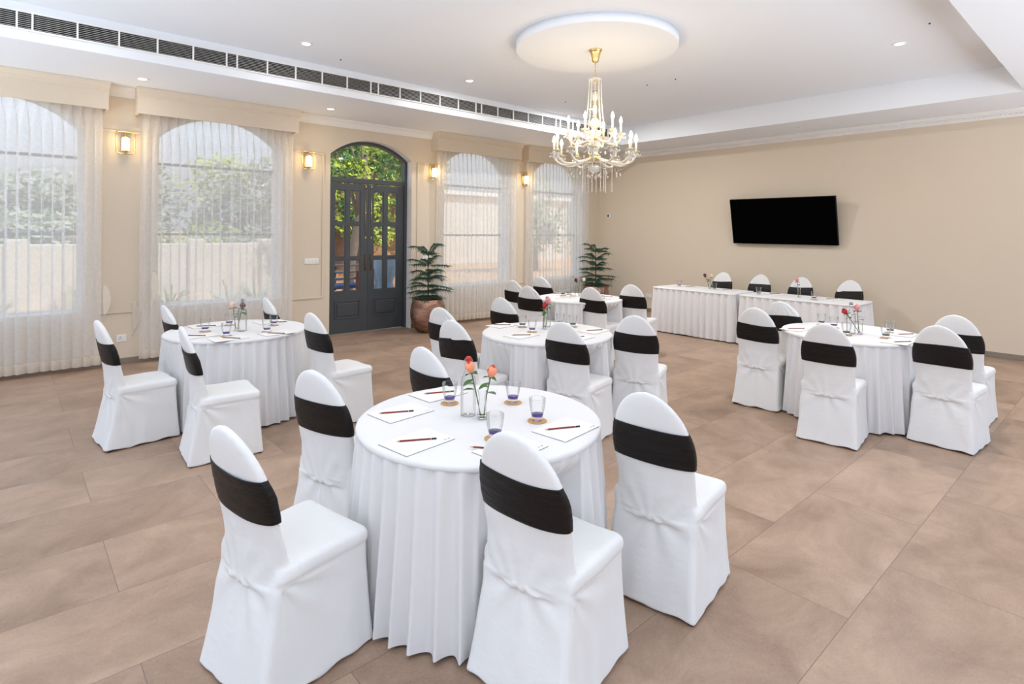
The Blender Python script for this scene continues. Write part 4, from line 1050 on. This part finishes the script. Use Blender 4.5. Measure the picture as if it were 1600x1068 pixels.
# ------------------------------------------------------------------ potted pines
def potted_pine(x, y, label, seed, height=.78):
    rnd = random.Random(seed); root = thing('potted_pine', label, 'potted plant', (x, y, 0), 0, 'potted pines in copper pots')
    bm = bmesh.new()
    lathe(bm, [(0, 0), (.14, 0), (.17, .01), (.215, .06), (.262, .14), (.287, .23), (.292, .31), (.283, .40), (.262, .49), (.250, .53), (.246, .54), (.232, .54), (.236, .50), (.26, .40), (.26, .30), (0, .30)], 64)
    obj('copper_pot', finish(bm, 'copper_pot', MT['copper'], smooth=True), root)
    bm = bmesh.new(); lathe(bm, [(0, .505), (.12, .50), (.237, .492)], 32); obj('soil', finish(bm, 'soil', MT['soil']), root)
    bm = bmesh.new(); tube(bm, [(0, 0, .48), (.004, .002, .8), (-.003, .003, 1.1), (0, 0, .53 + height)], [.014, .011, .008, .004], 8)
    obj('trunk', finish(bm, 'trunk', MT['bark'], smooth=True), root)
    top = .53 + height
    tiers = [(.57, .33, 5), (.65, .38, 6), (.745, .40, 5), (.87, .37, 6), (.95, .33, 5), (1.09, .37, 6), (top - .04, .31, 6)]
    for ti, (z, L, nb) in enumerate(tiers):
        bm = bmesh.new(); a0 = rnd.uniform(0, 2 * PI)
        for b in range(nb):
            a = a0 + b * 2 * PI / nb + rnd.uniform(-.2, .2); l = L * .9 * rnd.uniform(.78, 1.1); dr = Vector((math.cos(a), math.sin(a), 0)); sd = Vector((-dr.y, dr.x, 0))
            rise = (.03 + .012 * ti) * rnd.uniform(.3, 1.5); drop = rnd.uniform(.03, .09) if ti < 5 else rnd.uniform(.0, .04)
            pos = lambda f: Vector((0, 0, z)) + dr * (l * f) + Vector((0, 0, rise * math.sin(f * PI * .6) * 1.3 - drop * f * f))
            tube(bm, [pos(f / 6) for f in range(7)], [.0045, .004, .0035, .003, .0028, .0024, .0015], 5, mi=1)
            nt_ = 16
            for k in range(nt_):
                f = .12 + .88 * k / (nt_ - 1); ll = (.070 * math.sin(PI * (.15 + .75 * (1 - abs(f - .55) * 1.2))) + .022)
                for s in (((-1, 1, -2, 2) if k % 2 else (-1, 1)) if k < nt_ - 1 else (0,)):
                    lv = ll * rnd.uniform(.7, 1.15) * (1 if abs(s) < 2 else .6); sg = (s > 0) - (s < 0)
                    d0 = (dr * (.6 if s else 1) + sd * sg * .85 + Vector((0, 0, (-.75 if abs(s) == 2 else .15) + rnd.uniform(-.2, .2)))).normalized(); p0 = pos(f)
                    pts = [p0 + d0 * (lv * q) + Vector((0, 0, .006 * math.sin(q * PI) - .022 * q * q)) for q in (0, .33, .66, 1)]
                    for q0, q1 in zip(pts, pts[1:]):
                        ax = (q1 - q0).normalized(); s1 = ax.cross(Vector((0, .01, 1))).normalized(); u1 = s1.cross(ax)
                        for m_ in range(3):
                            c = q0.lerp(q1, m_ / 3)
                            for an in (.3, 2.2, 4.1, 5.4):
                                an += rnd.uniform(-.5, .5); o_ = (s1 * math.cos(an) + u1 * math.sin(an)) * .0125 + ax * .012
                                t1 = ax.cross(o_).normalized() * .0019
                                bm.faces.new((bm.verts.new(c - t1), bm.verts.new(c + t1), bm.verts.new(c + o_)))
        obj('branch_tier', finish(bm, 'branch_tier', [MT['needles'], MT['bark']], recalc=False), root)
    return root
potted_pine(5.26, 7.98, 'potted pine in hammered copper pot right of the dark door', 3)
potted_pine(9.36, 7.80, 'potted pine in copper pot in the far corner beside the last curtain', 8, .76)

# ------------------------------------------------------------------ chandelier
def chandelier(x, y):
    root = thing('chandelier', 'crystal chandelier with candle bulbs hanging from the round ceiling drop', 'chandelier', (x, y, 0))
    bm = bmesh.new(); lathe(bm, [(0, 3.65), (.072, 3.65), (.072, 3.642), (.062, 3.632), (.052, 3.60), (.044, 3.56), (.034, 3.528), (.030, 3.520), (.012, 3.512), (0, 3.51)], 32)
    obj('canopy', finish(bm, 'canopy', MT['lamp_brass'], smooth=True), root)
    bm = bmesh.new(); tube(bm, [(0, 0, 3.52), (0, 0, 3.42)], .005, 8)
    for k, z in enumerate((3.395, 3.355)):
        pts = [((.013 * math.cos(a) if k % 2 == 0 else 0), (0 if k % 2 == 0 else .013 * math.cos(a)), z + .026 * math.sin(a)) for a in [2 * PI * q / 14 for q in range(14)]]
        tube(bm, pts, .003, 6, closed=True)
    obj('chain', finish(bm, 'chain', MT['gold']), root)
    bm = bmesh.new()
    for z in (3.22, 3.08, 2.93, 2.80): lathe(bm, [(0, -.006), (.02, -.006), (.024, 0), (.02, .006), (0, .006)], 20, 0, 0, z)
    tube(bm, [(0, 0, 3.34), (0, 0, 2.40)], .006, 8)
    lathe(bm, [(0, -.02), (.012, -.015), (.018, 0), (.012, .018), (0, .022)], 20, 0, 0, 3.30)
    lathe(bm, [(0, -.045), (.03, -.04), (.058, -.012), (.062, .01), (.055, .028), (.03, .036), (0, .036)], 28, 0, 0, 2.475)
    lathe(bm, [(0, -.012), (.05, -.008), (.05, .008), (0, .012)], 28, 0, 0, 2.685)
    obj('gilt_column', finish(bm, 'gilt_column', MT['gold'], smooth=True), root)
    bm = bmesh.new()
    bm.free()
    for pr, n_ in (([(.008, 3.20), (.03, 3.185), (.036, 3.15), (.02, 3.10), (.010, 3.085)], 20),
                   ([(.010, 3.07), (.022, 3.05), (.026, 3.01), (.018, 2.96), (.010, 2.94)], 20),
                   ([(.012, 2.92), (.035, 2.90), (.055, 2.86), (.050, 2.82), (.020, 2.80)], 24),
                   ([(.02, 2.79), (.085, 2.765), (.075, 2.74), (.045, 2.71), (.045, 2.69)], 24),
                   ([(.045, 2.67), (.07, 2.63), (.050, 2.58), (.035, 2.54), (.055, 2.51)], 24),
                   ([(.03, 2.43), (.09, 2.425), (.10, 2.435)], 24),
                   ([(.02, 2.42), (.055, 2.40), (.062, 2.37), (.05, 2.335), (.02, 2.315), (0, 2.31)], 24),
                   ([(.02, 3.335), (.055, 3.345), (.075, 3.33), (.068, 3.318), (.02, 3.325)], 24)):
        bm = bmesh.new(); lathe(bm, pr, n_); obj('crystal_cup', finish(bm, 'crystal_cup', MT['crystal'], smooth=True), root)
    # strings of beads from the crown to the upper tier
    for k in range(10):
        a = 2 * PI * k / 10 + .1; bm = bmesh.new(); n = 34
        for q in range(n):
            f = q / (n - 1); r1 = .066 + .050 * f + .012 * math.sin(PI * f) * -1; sphere(bm, (r1 * math.cos(a), r1 * math.sin(a), 3.32 - .545 * f), .0078, 1)
        obj('bead_string', finish(bm, 'bead_string', MT['beads'], smooth=True), root)
    # hanging bead strings under the bowl
    for k in range(12):
        a = 2 * PI * k / 12; r1 = .13 if k % 2 else .19; bm = bmesh.new()
        for q in range(19): sphere(bm, (r1 * math.cos(a), r1 * math.sin(a), 2.43 - .0175 * q), .0072, 1)
        obj('bead_string', finish(bm, 'bead_string', MT['beads'], smooth=True), root)
    for k in range(6):
        a = 2 * PI * k / 6 + .4; bm = bmesh.new()
        for q in range(6): sphere(bm, (.07 * math.cos(a), .07 * math.sin(a), 2.42 - .018 * q), .005, 1)
        sphere(bm, (.07 * math.cos(a), .07 * math.sin(a), 2.285), .013, 1, 0, 1.9)
        obj('pendant_drop', finish(bm, 'pendant_drop', MT['crystal'], smooth=False), root)
    def arm(a, r1, zhub, zdip, zcup, rhub):
        dr = Vector((math.cos(a), math.sin(a), 0))
        bm = bmesh.new(); pts = []
        for q in range(15):
            f = q / 14
            rad = rhub + (r1 - rhub) * (f ** .85); z = zhub + (zdip - zhub) * math.sin(min(1, f / .62) * PI / 2) if f < .62 else zdip + (zcup - zdip) * (1 - math.cos((f - .62) / .38 * PI / 2))
            if f > .62: rad = rhub + (r1 - rhub) * ((.62 ** .85) + (1 - .62 ** .85) * math.sin((f - .62) / .38 * PI / 2))
            pts.append(dr * rad + Vector((0, 0, z)))
        tube(bm, pts, .0115, 8)
        o = obj('arm', finish(bm, 'arm', MT['crystal'], smooth=True), root)
        c = dr * r1
        bm = bmesh.new(); lathe(bm, [(.008, -.004), (.045, .006), (.052, .014), (.046, .011), (.010, .003)], 16, c.x, c.y, zcup)
        for q in range(6):
            b = 2 * PI * q / 6; sphere(bm, (c.x + .046 * math.cos(b), c.y + .046 * math.sin(b), zcup - .028), .0085, 1, 0, 2.0); sphere(bm, (c.x + .046 * math.cos(b), c.y + .046 * math.sin(b), zcup - .003), .0045, 1)
        sphere(bm, (c.x, c.y, zcup - .035), .012, 1, 0, 1.8)
        obj('drip_pan', finish(bm, 'drip_pan', MT['crystal']), o)
        bm = bmesh.new(); lathe(bm, [(0, .008), (.016, .008), (.02, .018), (.016, .028), (0, .028)], 14, c.x, c.y, zcup); obj('candle_cup', finish(bm, 'candle_cup', MT['gold'], smooth=True), o)
        bm = bmesh.new(); lathe(bm, [(0, .026), (.0115, .026), (.0115, .120), (.008, .123), (0, .123)], 14, c.x, c.y, zcup); obj('candle_sleeve', finish(bm, 'candle_sleeve', MT['candle'], smooth=True), o)
        bm = bmesh.new(); lathe(bm, [(0, .123), (.008, .125), (.0155, .140), (.017, .153), (.012, .174), (.004, .194), (0, .202)], 14, c.x, c.y, zcup); obj('flame_bulb', finish(bm, 'flame_bulb', MT['bulb'], smooth=True), o)
        # festoon of beads hanging under the arm
        bm = bmesh.new()
        for q in range(12):
            f = q / 11; rad = .10 + (r1 - .10) * f; z = zdip - .02 - .055 * math.sin(PI * f) + (zcup - zdip - .02) * f ** 3
            sphere(bm, dr * rad + Vector((0, 0, z)), .0048, 1)
        mid = dr * (r1 * .62)
        sphere(bm, mid + Vector((0, 0, zdip - .115)), .011, 1, 0, 2.0)
        obj('bead_festoon', finish(bm, 'bead_festoon', MT['crystal'], smooth=True), o)
    for k in range(12): arm(2 * PI * k / 12 + .13, .44, 2.475, 2.41, 2.53, .05)
    for k in range(6): arm(2 * PI * k / 6 + .35, .285, 2.68, 2.63, 2.735, .045)
    l = bpy.data.lights.new('chandelier_glow', 'POINT'); l.energy = 6; l.color = (1, .82, .58); l.shadow_soft_size = .25
    lo = bpy.data.objects.new('chandelier_glow', l); C.objects.link(lo); lo.parent = root; lo.location = (0, 0, 2.95)
chandelier(4.75, 3.99)

# ------------------------------------------------------------------ outdoors
bm = bmesh.new(); quad(bm, (-500, YW + WT, -.06), (900, YW + WT, -.06), (900, 900, -.06), (-500, 900, -.06))
tag(obj('ground', finish(bm, 'ground', MT['ground'])), 'dry ground outside', kind='structure')
bm = bmesh.new(); quad(bm, (-8, YW + WT, -.03), (14, YW + WT, -.03), (14, 11.4, -.03), (-8, 11.4, -.03))
tag(obj('terrace', finish(bm, 'terrace', MT['terrace'])), 'paved terrace outside', kind='structure')
bm = bmesh.new(); box(bm, -8, 5.0, 14.0, 14.25, -.06, 1.35, .02)
for k in range(9): box(bm, -7.5 + k * 1.5, -7.2 + k * 1.5, 13.9, 14.3, -.06, 1.45, .02)
tag(obj('garden_wall', finish(bm, 'garden_wall', MT['gwall'])), 'low sunlit beige garden wall seen through the left curtains', 'wall')
def leaves(bm, c, rx, ry, rz, n, size, rnd, mi=0, shell=.35):
    for _ in range(n):
        v = Vector((rnd.gauss(0, 1), rnd.gauss(0, 1), rnd.gauss(0, 1))).normalized() * (1 - shell * rnd.random())
        p = Vector((c[0] + v.x * rx, c[1] + v.y * ry, c[2] + v.z * rz)); s = size * rnd.uniform(.6, 1.3)
        a = Vector((rnd.uniform(-1, 1), rnd.uniform(-1, 1), rnd.uniform(-1, 1))).normalized(); b = a.orthogonal().normalized(); n_ = a.cross(b)
        f = bm.faces.new([bm.verts.new(q) for q in (p - a * s, p - b * s * .6 + n_ * s * .15, p + a * s, p + b * s * .6 + n_ * s * .15)]); f.material_index = mi
def tree(x, y, zc, rad, mats, label, seed, n=2600, size=.10, trunk=True, lean=0, cat='tree', nm='garden_tree', blobs=9, group=None):
    rnd = random.Random(seed); root = thing(nm, label, cat, (x, y, -.06), 0, group)
    if trunk:
        bm = bmesh.new(); tube(bm, [(0, 0, 0), (lean * .3, 0, zc * .3), (lean * .7, 0, zc * .6), (lean, 0, zc)], [.13, .11, .09, .05], 10)
        for k in range(4):
            a = rnd.uniform(0, 6.28); tube(bm, [(lean * .6, 0, zc * .55), (lean + rad[0] * .4 * math.cos(a), rad[1] * .4 * math.sin(a), zc * .9), (lean + rad[0] * .7 * math.cos(a), rad[1] * .7 * math.sin(a), zc + rad[2] * .3)], [.05, .035, .015], 7)
        obj('trunk', finish(bm, 'trunk', MT['trunk'], smooth=True), root)
    bm = bmesh.new()
    for k in range(blobs):
        c = (lean + rnd.uniform(-.6, .6) * rad[0], rnd.uniform(-.5, .5) * rad[1], zc + rnd.uniform(-.55, .6) * rad[2]); f = rnd.uniform(.35, .6)
        leaves(bm, c, rad[0] * f, rad[1] * f, rad[2] * f, n // blobs, size, rnd, k % len(mats), .5)
    obj('foliage', finish(bm, 'foliage', mats, recalc=False), root)
    return root
tree(-.5, 17.0, 1.0, (4.6, .9, 1.25), [MT['lf3'], MT['lf2']], 'long dusty green hedge beyond the garden wall, left part', 51, n=5200, size=.10, trunk=False, cat='hedge', nm='garden_hedge', blobs=34, group='garden hedges')
tree(4.2, 16.6, 1.0, (2.6, .8, 1.3), [MT['lf3'], MT['lf1']], 'yellowish hedge beyond the garden wall, right part', 52, n=3000, size=.10, trunk=False, cat='hedge', nm='garden_hedge', blobs=20, group='garden hedges')
# planted bank behind the door
bm = bmesh.new(); rnd = random.Random(4); nx_, nz_ = 40, 16; G = []
for j in range(nz_ + 1):
    G.append([bm.verts.new((5.7 + 4.0 * i / nx_, 14.9 + j / nz_ * 1.6 + .5 * noise.noise(Vector((i * .35, j * .4, 2))), -.06 + 6.4 * j / nz_)) for i in range(nx_ + 1)])
for p, q in zip(G, G[1:]):
    for i in range(nx_): bm.faces.new((p[i], p[i + 1], q[i + 1], q[i]))
tag(obj('rocky_bank', finish(bm, 'rocky_bank', MT['rock'], smooth=True)), 'brown rocky bank overgrown with leaves behind the door', 'bank')
bm = bmesh.new()
for k in range(120):
    cx = rnd.uniform(6.0, 9.6); cz = rnd.uniform(1.35, 5.6)
    if cz < 2.4 and rnd.random() < .3: continue
    s = rnd.uniform(.25, .6); leaves(bm, (cx, 14.4 + cz * .2, cz), s * .9, .4, s * .8, 80, .075, rnd, 0 if rnd.random() < .62 else 1, .6)
tag(obj('climbing_vine', finish(bm, 'climbing_vine', [MT['lf1'], MT['lf2']], recalc=False)), 'sunlit yellow green climbing vine seen through the glazed door', 'plant')
tree(6.0, 12.6, 3.6, (1.3, .6, .9), [MT['lf2'], MT['lf1']], 'slim leaning tree seen through the left door panes', 21, n=1500, size=.07, lean=.5, group='garden trees')
for (x, y, zc, rd, mats, lb, sd) in (
    (-2.2, 19, 2.4, (2.4, 1.4, 1.6), ['lf3', 'lf2'], 'pale tree at the left behind the far left curtain', 31),
    (.2, 21, 2.2, (2.0, 1.4, 1.3), ['lf3'], 'dusty green tree beyond the wall at the far left window', 32),
    (2.4, 20, 2.5, (2.2, 1.4, 1.5), ['lf3', 'lf2'], 'dusty green tree beyond the wall left of centre', 33),
    (5.6, 19, 2.6, (2.0, 1.4, 1.6), ['lf3', 'lf1'], 'yellowish tree behind the second window from left', 34),
    (10.4, 17.4, 3.0, (1.9, 1.2, 2.2), ['lf2', 'lf1'], 'green tree behind the window right of the door', 35),
    (17.5, 18, 2.4, (2.2, 1.2, 1.8), ['lf3'], 'pale tree behind the far right window', 36)):
    tree(x, y, zc, rd, [MT[m_] for m_ in mats], lb, sd, n=2200, size=.11, group='garden trees')
# shrubs in front of the garden wall
for (x, y, lb, sd) in ((4.1, 13.0, 'spiky shrub before the garden wall, right part of second window', 41), (2.5, 13.2, 'low shrub before the garden wall, middle of second window', 42), (-.2, 13.2, 'low shrub before the garden wall at the far left window', 43), (3.4, 12.4, 'tall spiky shrub nearest the house, second window', 44), (1.2, 13.4, 'spiky shrub before the garden wall between the left windows', 45), (-1.2, 13.0, 'leftmost shrub before the garden wall', 46)):
    rnd = random.Random(sd); root = thing('garden_shrub', lb, 'shrub', (x, y, -.06), 0, 'shrubs before the garden wall'); bm = bmesh.new()
    for k in range(90):
        a = rnd.uniform(0, 6.28); L = rnd.uniform(.4, 1.0); up_ = rnd.uniform(.5, 1.0); dr = Vector((math.cos(a), math.sin(a), 0)); sdv = Vector((-dr.y, dr.x, 0)) * .02
        ps = [dr * (L * f * .6) + Vector((0, 0, 1.3 * L * up_ * f - .5 * L * f * f)) for f in (0, .33, .66, 1)]
        for i in range(3): bm.faces.new([bm.verts.new(q) for q in (ps[i] - sdv, ps[i] + sdv, ps[i + 1] + sdv * (1 - i / 3), ps[i + 1] - sdv * (1 - i / 3))])
    obj('fronds', finish(bm, 'fronds', MT['lf3'], recalc=False), root)
# cloth-covered garden tables, chairs and posts in the shade outside the door
def cocktail(x, y, h, lb):
    root = thing('garden_table', lb, 'table', (x, y, -.03), 0, 'cloth-covered garden tables')
    bm = bmesh.new(); n = 48; rings = []
    for z, r1, am_ in ((0, .30, .05), (.25, .24, .04), (.5, .19, .03), (.6, .17, .02), (.8, .24, .02), (h - .03, .33, .01), (h, .325, 0)):
        rings.append([bm.verts.new(((r1 + am_ * math.sin(9 * 2 * PI * k / n)) * math.cos(2 * PI * k / n), (r1 + am_ * math.sin(9 * 2 * PI * k / n)) * math.sin(2 * PI * k / n), z)) for k in range(n)])
    bridge(bm, rings); obj('draped_cloth', finish(bm, 'draped_cloth', MT['bluecloth'], smooth=True), root)
    bm = bmesh.new(); lathe(bm, [(0, h), (.05, h + .005), (.04, h + .05), (.015, h + .09), (0, h + .10)], 14); obj('napkin', finish(bm, 'napkin', MT['bluecloth'], smooth=True), root)
cocktail(6.05, 10.9, 1.14, 'pale blue draped high table seen through the right door leaf, left pane')
cocktail(6.85, 11.2, 1.10, 'pale blue draped high table seen through the right door leaf, right pane')
root = thing('garden_bench', 'bench with bright blue cushion in the shade outside the left door leaf', 'bench', (5.1, 11.0, -.03))
bm = bmesh.new(); box(bm, -.6, .6, -.22, .22, .52, .60, .02); obj('blue_cushion', finish(bm, 'blue_cushion', MT['blue']), root)
bm = bmesh.new(); [box(bm, -.6, .6, .19, .22, z, z + .05, .008) for z in (.66, .80, .94)]; [box(bm, x, x + .05, .22, .25, .45, 1.0) for x in (-.6, -.02, .55)]; obj('slatted_back', finish(bm, 'slatted_back', MT['winframe']), root)
for x, y in ((-.55, -.18), (.55, -.18), (-.55, .18), (.55, .18)):
    bm = bmesh.new(); box(bm, x - .03, x + .03, y - .03, y + .03, 0, .52); obj('leg', finish(bm, 'leg', MT['winframe']), root)
root = thing('garden_chair', 'red cushioned garden chair outside the left door leaf', 'chair', (5.45, 10.2, -.03), R(20))
bm = bmesh.new(); box(bm, -.24, .24, -.24, .24, .42, .50, .02); obj('seat', finish(bm, 'seat', MT['redchair']), root)
bm = bmesh.new(); box(bm, -.24, .24, .20, .26, .50, .92, .02); obj('backrest', finish(bm, 'backrest', MT['redchair']), root)
for x, y in ((-.2, -.2), (.2, -.2), (-.2, .2), (.2, .2)):
    bm = bmesh.new(); box(bm, x - .02, x + .02, y - .02, y + .02, 0, .42); obj('leg', finish(bm, 'leg', MT['leg']), root)
# neighbouring pale building beyond the right-hand windows
root = thing('neighbouring_building', 'pale building beyond the right-hand curtained windows', 'building', (17, 24, -.06))
bm = bmesh.new(); box(bm, -7, 9, 0, 5, 0, 3.6, .02); obj('wall', finish(bm, 'wall', MT['gwall']), root)
bm = bmesh.new(); box(bm, -7.3, 9.3, -.3, 5.3, 3.6, 3.8, .02); obj('roof_slab', finish(bm, 'roof_slab', MT['white']), root)
